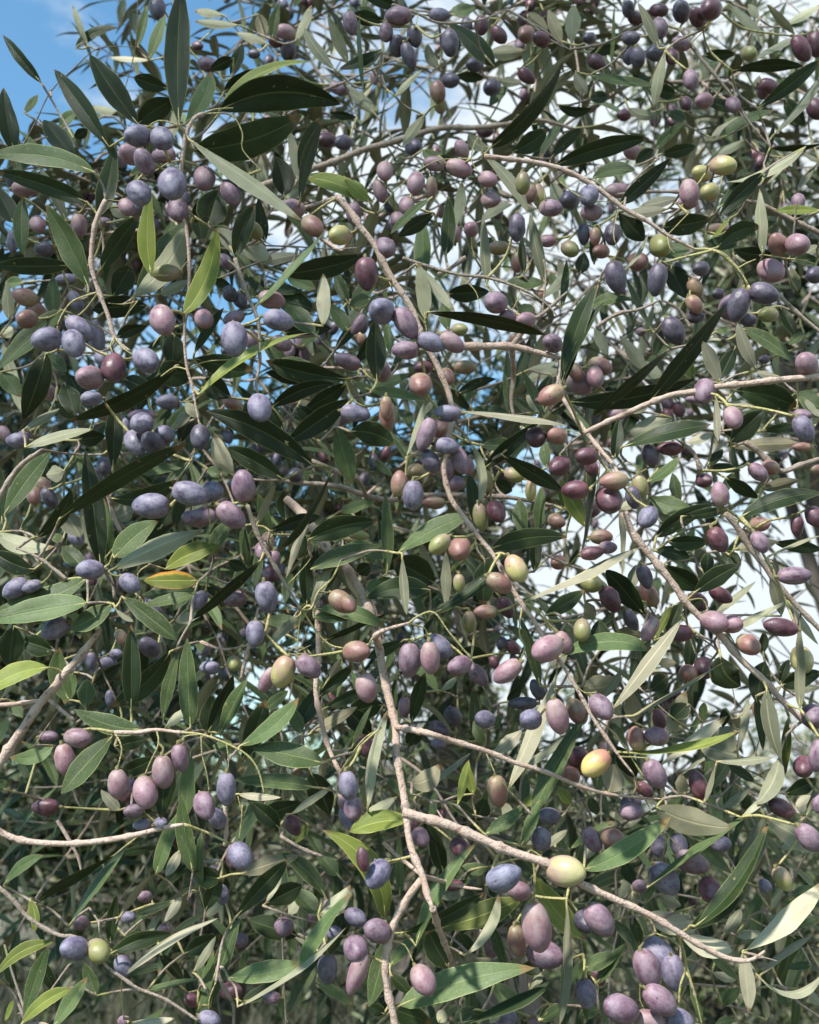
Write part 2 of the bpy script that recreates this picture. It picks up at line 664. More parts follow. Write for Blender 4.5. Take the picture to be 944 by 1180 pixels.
o 860 410 30 26 0 d 4
o 725 15 44 28 0 p 2
o 920 935 38 34 0 m 2
o 420 935 40 30 0 m 3
o 20 525 46 40 0 r 2
o 855 130 60 28 0 r 4
s D 2 1.3 wd 340 0 450 45 560 100 640 155 760 215
s D 2 0.9 gr 760 215 830 215 890 240 950 300
s D 2 0.5 gr 660 140 730 60
s D 2 0.4 gr 640 160 650 210 680 240
s D 2 0.4 gr 400 40 405 150 430 220
s H 2 1.1 wd 330 555 420 500 520 475 600 440
s D 3 0.9 wd 740 560 690 480 620 440
s J 1 1.2 wd 470 940 560 890 660 855 780 835 950 800
s H 1 1.2 wd 190 950 180 860 160 760 185 660
s H 2 0.6 wd 100 440 110 330 100 260
T 744 230 4.72
l 15 1100 440 570 120 20 d 1
l 410 1000 310 770 95 0 p 1
l 610 930 500 670 85 10 p 1
l 520 700 800 880 95 -20 m 2
l 390 260 625 150 110 -30 d 1
l 690 300 480 270 100 10 d 2
l 640 300 620 -60 80 0 s 1
l 960 60 700 60 60 0 y 2
l 490 1040 820 1130 170 -20 d 2
l 490 800 400 980 90 0 d 2
l 940 250 860 300 60 0 s 3
l 940 320 800 330 70 0 d 3
l 830 500 790 360 70 0 s 2
l 840 620 780 560 60 0 d 3
l 860 720 780 790 60 0 m 3
l 840 880 960 760 60 0 s 3
l 730 580 830 760 70 0 d 3
l 340 760 440 740 28 0 p 2
l 390 1180 390 1020 50 0 s 1
l 460 100 330 250 30 0 y 3
l 480 310 600 310 60 0 p 3
l 720 960 600 940 50 0 p 2
l 430 1110 590 1120 40 0 p 2
l 960 1180 860 1080 50 0 s 2
l 380 720 470 700 40 0 m 2
l 820 1050 960 1130 120 0 m 2
l 520 430 600 380 40 0 d 3
o 640 510 80 62 15 d 0
o 508 570 94 62 -75 d 0
o 680 385 74 66 20 m 2
o 725 245 66 54 60 r 2
o 825 245 52 66 0 m 2
o 880 900 72 64 60 m 1
o 560 655 46 40 0 d 3
o 670 625 56 48 0 g 3
o 645 870 32 26 0 d 4
o 920 410 40 50 0 d 3
o 850 1175 50 40 0 p 1
o 410 150 80 40 0 r 3
s D 1 1.0 gr 290 265 370 275 440 320 500 375 540 430 560 470
s D 1 0.6 gr 500 370 550 345 600 325
s J 1 1.3 pk 410 1015 560 1000 700 985 820 975 960 965
s J 3 1.6 wd 660 50 760 90 850 130 960 190
s J 2 0.6 gr 770 320 860 330 920 350
s J 2 0.5 gr 640 300 760 310
s J 2 1.1 wd 720 510 800 590 880 660 960 730
s J 2 0.5 dk 825 0 800 230 780 330
s J 1 0.7 gr 800 1010 830 1080 820 1150
T 0 460
l 230 160 560 -40 90 25 d 1
l 110 210 410 130 50 -10 s 1
l 100 135 260 40 45 0 s 1
l 260 520 820 190 90 -35 d 0
l 480 430 770 350 95 40 d 1
l 440 740 370 220 105 -10 d 1
l 480 720 450 430 70 0 m 2
l 420 440 330 230 70 -10 m 2
l 490 300 500 0 85 0 d 1
l 20 500 220 230 110 0 m 1
l 10 540 -10 280 60 0 d 2
l 160 600 310 390 80 20 d 1
l 90 570 160 500 40 0 d 3
l -20 580 240 640 90 20 s 1
l 150 740 -30 660 100 20 d 2
l 490 740 880 570 105 -15 s 0
l 500 690 690 530 120 -10 m 1
l 490 680 580 560 50 0 s 1
l 450 700 350 500 90 0 s 2
l 380 780 -30 920 120 25 m 0
l 370 740 270 640 90 0 m 1
l 320 880 420 830 60 0 y 1
l 500 880 330 960 100 0 m 1
l 510 800 680 980 90 -15 m 0
l 860 790 625 790 95 0 a 0
l 720 740 960 640 100 -25 y 1
l 600 860 860 830 60 0 m 2
l 640 900 860 860 80 0 m 2
l 820 940 960 820 60 0 d 1
l 780 190 840 20 80 0 d 2
l 760 130 840 20 60 0 s 1
l 280 310 200 330 90 0 s 2
l 580 590 800 470 120 0 d 3
l 600 320 790 300 60 0 m 2
l 720 160 820 20 60 0 m 2
l 700 560 770 440 80 0 d 3
l 900 300 960 330 60 0 m 2
l 280 490 350 600 110 0 s 2
l 340 180 460 160 80 0 d 2
l 240 0 340 80 80 0 d 3
l 90 90 110 -20 60 0 d 3
l 270 620 220 590 50 0 m 2
l 500 520 580 480 80 0 s 3
l 190 870 290 880 60 0 m 3
o 395 742 58 46 0 b 0
o 565 800 52 42 40 b 0
o 658 465 82 60 0 b 0
o 825 410 80 58 15 b 0
o 925 400 48 48 0 b 1
o 850 520 60 40 10 p 1
o 620 105 52 50 20 b 1
o 590 190 60 50 60 b 1
o 665 190 54 50 40 d 1
o 715 155 42 46 30 b 1
o 545 130 46 26 90 b 2
o 475 90 50 44 0 p 1
o 80 180 50 38 0 b 2
o 20 150 36 26 60 m 3
o 110 155 30 24 0 b 3
o 70 825 60 46 -30 b 1
o 140 815 44 30 -20 b 1
o 215 430 52 34 60 d 3
o 455 290 40 36 90 d 3
o 410 330 34 32 90 b 3
o 660 915 60 36 40 b 2
o 870 875 46 34 -60 b 2
o 190 380 46 34 60 r 4
o 330 600 40 34 60 b 3
o 150 420 40 34 90 r 4
o 870 165 56 46 90 d 0
o 300 900 44 38 0 k 3
s K 1 1.3 wd 20 390 80 300 150 240 180 220
s K 2 1.1 pk 540 600 500 520 480 460 465 410
s K 1 1.0 wd 290 785 230 735 170 690 100 660
s K 0 0.8 wd 500 870 490 800 470 750
s A 0.6 0.7 gr 740 430 780 340 830 270 850 220
s K 1 0.6 gr 610 850 600 760 650 720
s A 0 0.4 gr 880 380 905 470 915 560 910 630
s K 2 0.6 wd 210 230 320 240 450 240
T 200 460
l 610 290 140 50 125 -40 d 1
l 480 350 230 210 100 -15 d 1
l 270 340 180 150 95 15 p 1
l 690 300 450 670 45 10 d 1
l 590 610 890 530 110 -20 d 0
l 420 575 640 510 70 -10 d 1
l 550 550 540 700 100 0 d 2
l 710 120 780 370 110 0 m 1
l 770 140 960 200 120 -20 d 0
l 490 190 760 0 110 0 d 1
l 480 140 370 -30 60 0 d 2
l 430 50 640 -30 70 0 d 2
l 360 550 450 360 40 0 o 1
l 490 530 490 390 80 -10 d 2
l 590 520 490 780 40 -20 p 1
l 600 740 900 640 100 -15 m 1
l 930 760 920 400 70 0 m 1
l 600 600 700 500 50 0 m 3
l 310 550 330 740 40 0 d 1
l 580 900 570 680 70 0 d 1
l 380 700 80 960 60 10 d 1
l 160 640 240 520 80 10 m 1
l 600 910 700 690 60 0 s 1
l 600 870 720 740 60 0 d 2
l 430 590 370 410 60 0 m 2
l 720 490 880 440 60 0 m 2
l 540 30 620 100 70 0 d 2
l 940 870 850 880 60 0 m 1
l 960 780 860 870 70 0 m 1
l 610 950 860 930 70 0 m 1
l 870 260 960 340 40 0 m 3
l 40 420 0 560 60 0 d 2
l 40 180 80 40 60 0 d 2
l 60 840 0 920 60 0 m 3
l 240 700 310 740 60 0 d 2
l 800 760 860 720 70 0 d 2
l 620 650 600 780 60 0 d 2
o 375 75 82 56 85 b 0
o 305 380 70 54 85 p 0
o 250 505 74 54 40 p 0
o 180 405 50 50 0 b 0
o 130 510 60 40 0 p 1
o 405 860 72 52 80 b 0
o 805 70 46 44 0 b 1
o 740 75 54 34 -40 p 2
o 730 880 62 48 40 r 1
o 270 870 52 38 -10 p 2
o 110 860 44 36 -60 b 2
o 440 700 44 30 90 p 2
o 385 660 40 34 90 p 2
o 870 810 36 28 0 r 3
o 930 70 66 40 90 r 1
o 800 590 50 24 10 g 2
o 425 760 38 40 80 k 3
o 410 620 40 34 80 r 3
o 250 30 46 40 20 r 3
o 530 330 34 34 0 d 3
o 790 640 40 20 0 b 3
s A 0 0.9 wd 70 -10 95 60 110 100
s L 1 1.2 wd 320 460 350 550 390 640 440 720 490 810 560 920
s L 1 0.9 gr 560 915 600 910 630 840 690 780 730 700
s B 2 2.0 pk 630 600 680 660 740 740 800 810 860 940
s B 3 1.3 wd 450 350 540 355 640 370 740 385 840 420 940 440
s B 2 1.6 wd 600 270 700 310 800 350 940 400
s G 1 0.7 wd 640 180 700 120 760 30 790 -10
s L 2 0.8 wd 150 770 280 820 400 860 530 900
s L 1 0.4 gr 480 800 560 740 600 690
T 400 460
l 220 670 540 500 100 -10 m 0
l 595 305 850 90 70 0 d 1
l 670 240 940 400 80 -10 d 1
l 580 200 740 200 70 0 d 2
l 630 650 960 600 95 -30 d 0
l 360 940 730 655 60 20 d 1
l 500 55 960 115 42 -10 p 0
l 260 250 345 0 36 0 s 0
l 540 190 570 470 46 35 s 0
l 170 740 180 390 65 0 d 1
l 170 740 240 650 80 0 d 2
l 360 830 80 870 110 -20 d 1
l 80 850 200 780 80 0 m 1
l 380 800 200 700 160 0 d 2
l 240 680 260 940 50 0 s 0
l 430 920 430 660 50 0 s 1
l 560 620 450 750 30 0 y 2
l 770 600 750 430 80 0 m 2
l 830 580 845 380 60 0 m 2
l 820 840 810 680 60 0 d 2
l 600 700 590 900 110 0 d 2
l 150 660 -10 640 80 0 m 2
l 560 560 530 320 70 0 d 2
l 870 300 860 180 60 0 m 2
l 940 480 930 360 40 0 y 2
l 860 60 780 -20 60 0 s 3
l 880 60 960 20 60 0 d 2
l 780 870 960 780 50 0 s 1
l 0 640 220 680 80 0 m 2
l 560 60 700 30 60 0 m 3
l 200 400 160 290 30 0 m 3
l 840 940 960 860 60 0 d 1
l 640 360 720 400 80 0 d 3
l 620 790 690 870 60 0 d 3
o 448 70 58 44 -10 b 0
o 345 150 76 42 -70 p 0
o 430 203 54 40 10 b 0
o 365 270 56 40 60 d 0
o 425 300 56 38 70 p 1
o 490 265 62 40 70 p 0
o 470 365 42 36 0 p 1
o 525 290 40 30 80 m 1
o 228 370 56 42 90 r 1
o 288 415 66 48 90 b 0
o 50 65 46 38 0 b 1
o 195 60 70 46 90 r 0
o 405 630 54 42 -40 g 0
o 490 650 46 54 90 r 1
o 488 800 42 28 90 g 1
o 580 510 62 36 80 g 2
o 610 360 48 26 90 y 2
o 725 330 44 34 20 g 2
o 800 395 48 26 90 y 2
o 650 490 50 44 60 k 2
o 735 735 64 50 60 y 0
o 660 800 60 44 30 r 0
o 605 925 50 32 0 r 1
o 825 165 46 48 0 k 1
o 915 160 46 40 20 r 1
o 870 5 50 24 0 k 2
o 925 290 52 46 -30 k 1
o 910 530 40 34 20 r 2
o 690 905 50 36 60 k 3
o 300 320 30 44 0 o 2
o 400 120 36 50 60 r 2
o 30 610 50 24 10 g 3
o 10 890 40 34 60 r 1
o 920 710 36 34 0 r 3
o 380 450 50 30 0 r 3
o 660 250 44 30 20 r 3
s C 1 1.3 pk 370 330 440 420 500 500 560 580 640 680 700 790 770 900 800 950
s C 0 0.4 gr 500 50 530 90 525 150
s C 1 0.5 gr 460 740 530 670 580 630 640 650
s C 1 0.4 gr 640 650 600 700
s C 1 0.8 pk 460 -10 480 60 460 200 400 330
s B 2 2.4 pk -10 720 50 820 80 880 110 950
s B 3 1.8 wd 0 360 120 390 300 410 500 420 700 430 900 480
s J 2 0.9 wd 700 430 720 400 750 370
T 600 460
l 440 210 830 110 85 -25 d 0
l 850 -20 860 185 45 0 p 0
l 20 880 530 640 55 -15 p 0
l -20 650 290 580 95 0 d 0
l 190 410 -60 240 80 0 d 1
l 550 360 690 250 60 15 m 1
l 560 420 740 470 100 20 m 2
l 690 460 660 320 60 0 m 2
l 590 600 840 460 85 -20 d 1
l 700 510 910 475 50 0 d 1
l 640 620 820 620 75 0 d 1
l 580 660 740 690 70 0 d 1
l 620 720 780 830 100 0 d 2
l 760 840 960 720 90 -15 d 0
l 870 660 960 720 70 0 d 2
l 440 780 430 460 36 0 s 2
l 270 660 330 300 34 0 d 1
l 410 260 430 80 60 0 d 1
l 290 560 170 350 90 0 y 1
l 210 720 250 650 30 0 d 1
l 110 940 280 830 80 0 d 1
l 540 940 370 740 110 0 d 2
l 370 880 340 780 60 0 s 2
l 480 840 500 720 60 0 s 2
l 280 120 400 -10 60 0 m 2
l 430 480 500 440 50 0 s 3
l 560 480 680 500 110 0 s 2
l 480 60 560 0 60 0 s 3
l 660 80 460 160 110 0 s 3
l 840 150 720 190 50 0 p 2
l 0 120 90 90 50 0 d 1
l 950 160 880 110 60 0 d 2
l 840 260 880 190 50 0 d 1
l 700 940 800 860 40 0 d 2
l 820 300 960 310 50 0 d 2
l 760 690 800 640 60 0 o 2
l 60 750 60 560 60 0 d 3
l 700 900 880 960 50 0 s 3
l 280 880 320 960 70 0 s 2
o 290 248 52 42 0 k 0
o 180 290 58 50 -20 r 0
o 240 395 58 44 0 k 0
o 410 355 62 42 -5 r 0
o 385 440 62 60 60 k 0
o 520 375 54 38 80 g 1
o 555 513 52 46 -60 b 0
o 490 425 50 36 80 d 1
o 650 215 54 34 0 k 1
o 565 245 50 40 70 d 1
o 175 165 50 38 20 r 1
o 75 160 52 42 0 k 1
o 800 355 36 34 0 k 1
o 868 415 56 42 80 m 0
o 860 610 60 44 60 k 0
o 915 80 40 42 0 m 1
o 310 670 52 32 -10 k 1
o 380 645 40 30 0 p 1
o 160 533 42 34 10 m 1
o 540 770 56 34 70 d 1
o 305 800 48 44 20 g 2
o 870 850 56 34 30 k 2
o 390 870 60 46 60 k 2
o 180 715 44 36 30 r 2
o 40 395 46 26 90 y 2
o 410 70 42 26 -10 r 2
o 0 750 56 30 90 m 1
o 770 880 46 40 40 k 3
o 560 850 60 40 60 r 3
o 350 600 50 36 0 r 2
o 300 480 50 40 0 k 3
o 310 300 40 30 60 k 3
s J 1 1.2 wd 190 0 230 70 270 120 340 210 410 300
s M 1 1.8 pk 480 570 530 640 590 710 660 800 720 880 790 950
s M 1 0.6 gr 720 830 790 870 820 930
s M 1 0.4 gr 680 860 640 910 610 950
s J 1 0.6 wd 280 140 220 190 170 240
s J 1 0.5 gr 400 240 460 270 520 320 530 440
s J 1 0.4 wd 340 210 345 280 330 400 300 540 280 660
s J 1 0.5 gr 280 130 250 150 200 130
s J 1 1.4 wd 280 150 380 100 470 60
s M 2 0.8 wd 90 670 210 720 330 760 
s M 1 1.2 wd 710 200 750 230 780 310
s J 2 0.7 gr 600 300 560 350 640 290
T 744 460 4.72
l 460 230 640 60 140 0 d 1
l 640 170 820 140 60 0 d 2
l 520 640 960 510 110 -35 d 0
l 440 430 620 540 80 0 d 2
l 640 490 840 440 70 0 o 2
l 380 380 520 380 30 0 d 3
l 340 370 420 270 60 0 d 2
l 460 260 840 240 90 0 o 3
l 540 1190 960 1000 50 0 s 1
l 680 850 960 740 28 0 s 1
l 480 820 720 770 80 0 o 2
l 700 780 960 820 80 0 d 2
l 370 1180 600 990 50 0 s 3
l 740 1180 680 960 90 0 s 3
l 460 850 500 940 70 0 d 2
l 500 -20 740 60 100 0 d 2
l 440 20 590 30 40 0 p 1
l 700 100 820 -20 60 0 d 2
l 920 150 880 60 40 0 s 2
l 230 880 330 830 80 0 o 2
l 330 950 340 830 80 0 d 2
l 300 200 440 180 80 0 d 2
l 480 400 420 520 60 0 d 3
l 900 30 960 90 50 0 s 2
o 860 160 80 58 60 b 0
o 475 100 64 54 70 m 0
o 610 395 60 44 40 p 1
o 620 775 62 48 60 p 0
o 805 960 92 52 -3 p 0
o 825 690 56 38 90 k 1
o 920 640 60 50 60 k 1
o 400 1070 60 46 20 k 2
o 620 680 52 44 0 r 2
o 930 380 40 30 0 r 2
o 860 260 60 30 0 r 3
o 280 0 60 26 0 p 2
o 680 370 50 44 30 r 2
s N 1 1.6 wd 440 620 500 700 570 810 650 910 740 1020 850 1160
s N 1 0.5 gr 440 640 380 665 350 680
s N 1 0.5 gr 480 640 540 680 600 700
s N 1 0.5 wd 640 870 690 890 710 940
s N 2 1.8 wd 540 230 620 290 690 360 750 390 840 360 920 330
s N 2 0.5 gr 820 0 830 40 820 80
T 0 690
l 380 20 -60 100 130 -20 m 0
l 490 20 305 130 110 15 m 0
l 210 300 -60 410 110 -20 y 0
l 530 -10 770 180 100 -10 m 0
l 570 480 570 110 90 0 d 0
l 760 180 960 -30 80 0 d 1
l 830 560 815 170 100 0 m 0
l 710 540 780 230 60 -20 m 1
l 740 230 480 470 110 20 d 1
l 300 440 260 210 110 -20 m 1
l 370 470 380 350 90 0 m 1
l 620 570 320 480 100 30 m 0
l 490 600 265 850 120 -15 m 0
l 240 640 40 690 80 20 m 1
l 40 440 100 520 60 0 m 1
l 400 380 530 280 60 0 d 2
l 240 230 90 180 100 0 d 2
l 60 120 40 300 120 0 d 2
l 560 780 480 740 60 0 d 2
l 520 760 680 690 80 0 d 2
l 830 660 800 960 90 0 m 1
l 720 680 700 960 110 0 d 2
l 720 560 820 470 50 0 s 1
l 500 640 640 610 70 0 d 3
l 920 600 920 420 110 0 d 2
l 620 30 860 -20 60 0 m 1
l 760 90 880 70 60 0 s 3
l 500 40 580 100 30 0 s 0
l 20 830 -10 790 60 0 m 2
l 700 100 760 160 40 0 s 2
l 520 920 440 830 60 0 s 3
l 320 320 280 460 80 0 m 2
l 940 500 900 640 60 0 d 2
l 640 150 560 170 50 0 m 3
o 240 130 64 48 -30 b 1
o 335 605 60 46 10 m 0
o 285 700 74 48 75 m 1
o 515 805 66 50 85 m 0
o 632 840 68 58 80 m 0
o 710 750 72 50 85 m 0
o 785 690 62 40 80 p 1
o 890 900 60 50 70 p 0
o 915 300 46 32 0 b 2
o 530 170 42 28 60 r 3
o 650 210 50 44 40 d 2
o 505 240 30 24 0 b 3
o 470 280 40 30 0 b 3
o 395 270 40 26 90 b 3
o 670 60 50 40 30 b 2
o 580 925 40 34 0 p 3
o 210 600 40 26 0 p 3
o 570 810 30 24 90 p 2
o 480 430 36 24 90 b 4
s O 1 2.2 pk -10 740 50 640 110 550 170 460 240 380 280 330
s O 1 2.0 pk 280 330 340 260 400 180 430 140
s O 1 1.2 pk 0 465 80 455 170 440
s O 1 1.1 pk 210 440 260 480 320 530
s O 1 0.4 wd 240 500 190 580 150 640
s I 0 0.9 pk 500 580 600 580 680 570 780 580 880 585 960 600
s I 0 0.6 gr 520 590 530 650 510 740
s I 0 0.6 gr 670 570 690 630 650 720 630 770
s I 0 0.5 gr 840 590 880 680 900 760 910 840
s I 0 0.4 gr 830 590 800 600 800 640
s O 1 0.6 gr 320 510 325 550
s K 0 0.7 wd 770 210 790 170 830 100
s O 2 0.6 dk 430 180 440 300 490 410 520 480
s I 2 0.8 pk 870 190 900 200 960 220
T 200 690
l 150 580 260 330 80 15 d 1
l 200 590 320 350 80 0 m 1
l 290 640 545 430 95 20 m 0
l 650 715 345 650 130 -10 m 0
l 610 820 260 790 85 0 m 1
l 280 850 470 865 38 0 p 0
l 610 45 930 130 85 -20 m 1
l 660 180 960 50 30 -10 d 1
l 550 70 400 220 50 0 s 1
l 560 590 520 480 80 0 m 2
l 590 590 800 470 55 0 o 1
l 510 940 700 810 44 0 s 2
l 860 590 750 470 100 0 d 2
l 650 480 860 380 60 0 d 1
l 630 430 780 290 60 0 d 2
l 850 920 930 540 70 -20 s 0
l 600 760 680 940 120 0 d 2
l 300 700 400 440 110 0 d 2
l 360 950 560 880 90 0 d 3
l 260 640 170 640 60 0 m 2
l 640 380 540 560 90 0 d 2
l 380 100 540 90 60 0 m 2
l 200 40 300 90 60 0 d 2
l 400 480 500 400 60 0 m 3
l 480 700 560 590 60 0 o 3
l 740 700 840 640 50 0 d 3
l 680 340 730 260 40 0 o 3
l 900 830 960 940 60 0 p 2
l 540 180 470 200 40 0 m 2
l 700 900 560 860 60 0 m 3
o 355 150 56 44 90 b 0
o 175 300 50 42 0 b 2
o 262 280 34 32 90 g 2
o 478 315 72 54 110 y 0
o 585 295 62 46 40 p 0
o 410 350 60 34 -60 m 1
o 795 230 60 50 0 r 0
o 840 385 66 50 80 m 0
o 760 810 64 46 80 b 0
o 230 825 72 46 90 b 0
o 780 910 50 44 90 p 1
o 740 880 34 26 90 m 1
o 835 640 52 40 70 k 2
o 40 690 62 38 80 m 0
s A 2 1.2 pk 290 350 330 200 360 90 365 40
s L 2 0.7 pk 120 185 220 220 340 230
s B 1 1.6 pk 625 60 630 250 620 400 650 560 680 660 725 760
s B 1 1.2 pk 770 860 820 920 850 960
s L 1 0.8 gr 510 -10 560 50 620 140 680 200 740 215
s L 1 0.6 gr 560 50 545 130 540 230
s L 1 0.4 gr 540 220 600 200
s L 1 0.4 gr 545 240 520 360 510 420
s I 0 0.8 gr -10 580 120 590 230 630 320 680 370 750 395 850
s I 0 0.5 gr 265 650 240 700 235 760
s B 1 0.7 gr 735 745 780 670 840 600 910 565
s I 1 0.4 gr 280 860 300 940
s B 0 0.7 gr 940 135 880 150 850 200 
s B 1 0.4 gr 830 260 815 320
s B 2 0.6 wd 780 700 860 750 930 790
s B 3 0.6 wd 640 480 700 600 740 700
T 400 690
l 90 910 180 480 60 -20 s 0
l 260 800 400 720 100 30 o 1
l 320 850 540 670 34 0 s 2
l 480 900 530 700 50 0 y 0
l 550 850 530 720 50 0 y 1
l 700 830 920 300 75 10 p 0
l 640 670 760 570 75 0 p 1
l 780 730 960 590 40 0 s 1
l 600 640 550 530 55 0 m 2
l 840 380 750 70 65 10 m 1
l 280 540 340 320 70 0 d 2
l 20 650 110 460 30 0 m 1
l 80 940 220 860 60 0 s 1
l 250 180 80 260 60 0 d 1
l 340 160 380 80 50 0 d 1
l 350 80 480 0 30 0 d 1
l 280 80 250 -20 60 0 s 1
l 560 620 550 380 60 0 d 3
l 820 930 960 680 60 0 m 1
l 700 940 850 860 50 0 y 1
l 520 620 460 640 60 0 y 3
l 480 430 480 340 60 0 d 3
l 640 560 680 500 50 0 m 3
l 410 400 480 340 40 0 s 3
l 560 820 460 900 60 0 d 2
l 620 930 610 820 80 0 d 2
l 760 940 780 760 60 0 m 2
l 500 220 620 280 100 0 d 3
l 160 460 0 500 110 0 d 2
l 260 640 320 560 80 0 d 3
l 900 80 960 20 80 0 d 1
l 880 300 960 230 60 0 p 2
l 560 100 520 60 80 0 m 2
l 290 880 160 780 60 0 m 2
l 620 480 580 420 40 0 m 2
l 700 450 760 380 50 0 d 3
o 272 262 74 54 90 p 0
o 362 255 72 44 85 m 0
o 400 205 66 46 40 b 1
o 490 290 54 44 -20 p 1
o 570 330 56 36 50 p 2
o 700 315 72 46 -35 m 0
o 612 88 58 46 40 r 1
o 875 215 74 60 -30 m 0
o 800 525 50 48 0 b 0
o 915 510 80 50 75 m 0
o 655 835 70 48 80 r 1
o 600 525 46 42 0 b 2
o 460 510 46 40 60 d 3
o 250 470 46 30 90 p 3
o 770 455 60 30 0 d 2
o 530 100 50 32 90 g 2
o 670 60 60 40 90 k 2
o 830 395 46 34 60 d 2
o 400 570 50 36 30 d 3
o 90 650 56 44 90 k 2
o 400 630 34 26 0 b 3
o 720 210 40 30 40 k 3
s B 0 2.1 pk 140 210 160 330 190 460 210 560 215 680 240 800 260 920 270 960
s B 0 1.4 pk 140 210 125 160 180 130 270 105
s B 0 0.7 gr 285 95 320 70 380 60 440 140 540 260
s B 0 0.5 gr 300 90 300 180
s B 0 0.5 gr 320 95 340 130 350 170
s B 0 1.5 pk 220 535 340 580 460 620 600 660 720 710 870 755
s B 0 0.5 gr 640 690 645 760
s B 0 0.8 gr 0 710 60 640 150 560
s C 0 1.1 pk 740 0 800 80 850 160 910 250 960 330
s C 0 0.6 gr 780 20 850 60 890 140
s C 0 0.6 gr 740 40 750 150 775 210 755 260
s B 3 0.5 wd 540 260 600 400 630 470
s B 1 0.5 wd 280 850 360 880 430 930
T 600 690
l 170 255 590 230 95 -45 m 0
l 400 480 700 90 72 10 p 0
l 50 940 300 480 90 -15 m 0
l 490 510 885 275 30 10 o 0
l 460 670 960 570 44 25 y 0
l 600 730 900 510 60 0 p 1
l 385 840 410 720 120 0 p 0
l 640 820 820 640 45 10 y 1
l 590 910 900 950 100 -25 o 0
l 270 380 440 340 110 20 o 1
l 360 430 440 310 40 0 s 1
l 350 220 340 90 110 0 d 1
l 640 600 720 400 80 0 o 2
l 790 540 800 450 50 0 m 2
l 500 540 480 400 80 0 o 2
l 580 180 660 20 40 0 y 1
l 100 100 240 10 60 0 d 1
l 800 880 850 730 32 0 s 1
l 780 640 960 690 110 0 s 2
l 730 460 660 530 90 0 d 2
l 560 400 640 330 80 0 d 2
l 640 930 720 840 60 0 d 1
l 90 380 0 200 60 0 m 1
l 60 690 220 580 36 0 s 1
l 220 900 160 820 60 0 y 2
l 0 900 90 850 50 0 y 1
l 900 880 960 820 60 0 s 1
l 420 140 540 160 60 0 o 2
l 600 280 680 280 50 0 o 2
l 740 130 730 320 60 0 d 2
l 870 250 960 380 140 20 d 1
l 300 860 330 940 60 0 m 2
l 280 500 250 360 60 0 d 2
l 560 60 500 10 60 0 d 2
l 640 160 700 10 70 0 d 3
l 500 780 420 640 90 0 d 2
l 700 860 700 760 60 0 o 2
o 115 225 66 58 -30 m 0
o 185 190 54 40 60 m 1
o 268 135 50 40 90 g 1
o 165 510 80 50 75 m 0
o 45 522 50 46 0 b 0
o 245 490 60 46 60 r 1
o 350 470 60 50 50 p 0
o 330 715 72 56 -40 x 0
o 585 760 68 48 60 p 0
o 505 610 54 40 80 r 1
o 595 600 56 44 10 p 1
o 775 810 66 42 70 k 1
o 480 890 46 44 -10 d 1
o 730 325 40 42 0 r 2
o 695 150 56 40 0 k 1
o 565 130 60 34 -60 m 1
o 840 100 60 52 20 m 1
o 915 110 50 44 0 m 1
o 800 300 40 50 90 k 2
o 540 830 44 30 40 k 1
o 30 460 40 28 0 d 2
o 480 90 50 30 60 d 2
o 250 690 40 52 90 k 2
o 220 770 44 40 60 r 2
o 600 520 44 34 60 k 3
s C 0 1.3 pk 0 20 50 80 100 160 140 220 190 300 260 420 310 510 370 600 430 690 490 760
s C 0 0.6 gr 20 20 80 60 130 140
s C 0 0.5 gr 180 270 240 370 280 410 330 405
s C 0 0.7 gr 310 510 380 560 450 640 500 720 540 780
s C 0 0.5 gr 410 600 400 650
s C 0 0.6 gr 440 670 500 690 560 695
s C 0 0.5 gr 160 260 155 340 150 430
s B 0 0.9 wd 0 715 120 760 240 810 360 850 480 860 620 870
s M 1 1.7 pk 690 -10 760 70 840 150 930 230
s M 1 0.5 wd 690 50 730 140 780 290
s M 2 0.5 wd 520 390 640 500 760 590
s M 2 0.5 wd 740 160 860 230 920 380 940 520
s C 1 0.9 wd 340 560 420 670 450 720
s C 1 0.5 gr 500 800 540 870 580 940
s M 2 0.5 gr 640 500 720 555 770 550
T 744 690 4.72
l 400 190 820 -20 50 0 s 1
l 840 600 840 100 60 0 s 0
l 660 490 740 880 110 -25 s 0
l 730 850 600 1120 110 30 s 0
l 390 885 700 860 50 0 s 0
l 600 530 640 830 60 0 d 1
l 500 830 560 530 60 0 s 1
l 520 710 190 960 40 0 s 2
l 520 1190 750 1010 40 0 s 0
l 760 1060 940 980 90 0 d 1
l 870 1190 950 980 40 0 s 1
l 740 470 960 400 110 0 d 1
l 760 490 960 480 60 0 s 2
l 600 1000 440 900 60 0 d 1
l 400 1150 570 1030 50 0 s 1
l 770 10 940 250 60 0 s 1
l 640 300 640 180 60 0 d 2
l 730 460 780 330 60 0 d 2
l 600 560 650 340 140 0 d 2
l 440 600 420 700 60 0 d 2
l 860 550 870 600 40 0 y 1
l 480 700 380 800 180 0 s 2
l 820 1140 920 1080 100 0 p 2
l 780 640 760 960 60 0 y 2
l 320 1110 380 910 36 0 s 0
l 240 750 330 600 40 0 m 3
l 560 1060 540 1150 60 0 d 2
o 740 155 94 54 10 k 0
o 850 330 74 66 80 y 1
o 560 250 66 60 30 r 1
o 910 640 60 70 60 p 1
o 860 915 52 60 90 k 1
o 940 850 90 52 -80 p 0
o 740 1140 76 50 30 k 1
o 285 1010 84 54 75 k 1
o 40 760 70 56 30 m 1
o 50 940 86 60 50 p 0
o 230 410 52 44 0 r 2
o 940 1110 50 40 90 p 1
o 620 600 56 40 90 r 2
o 480 160 50 60 90 m 1
o 345 120 80 60 20 m 1
s M 1 1.6 pk 290 60 400 190 520 330 640 440 750 560 860 660 960 750
s M 1 0.5 gr 400 210 460 200 490 260
s N 1 1.2 wd 790 0 880 80 960 160
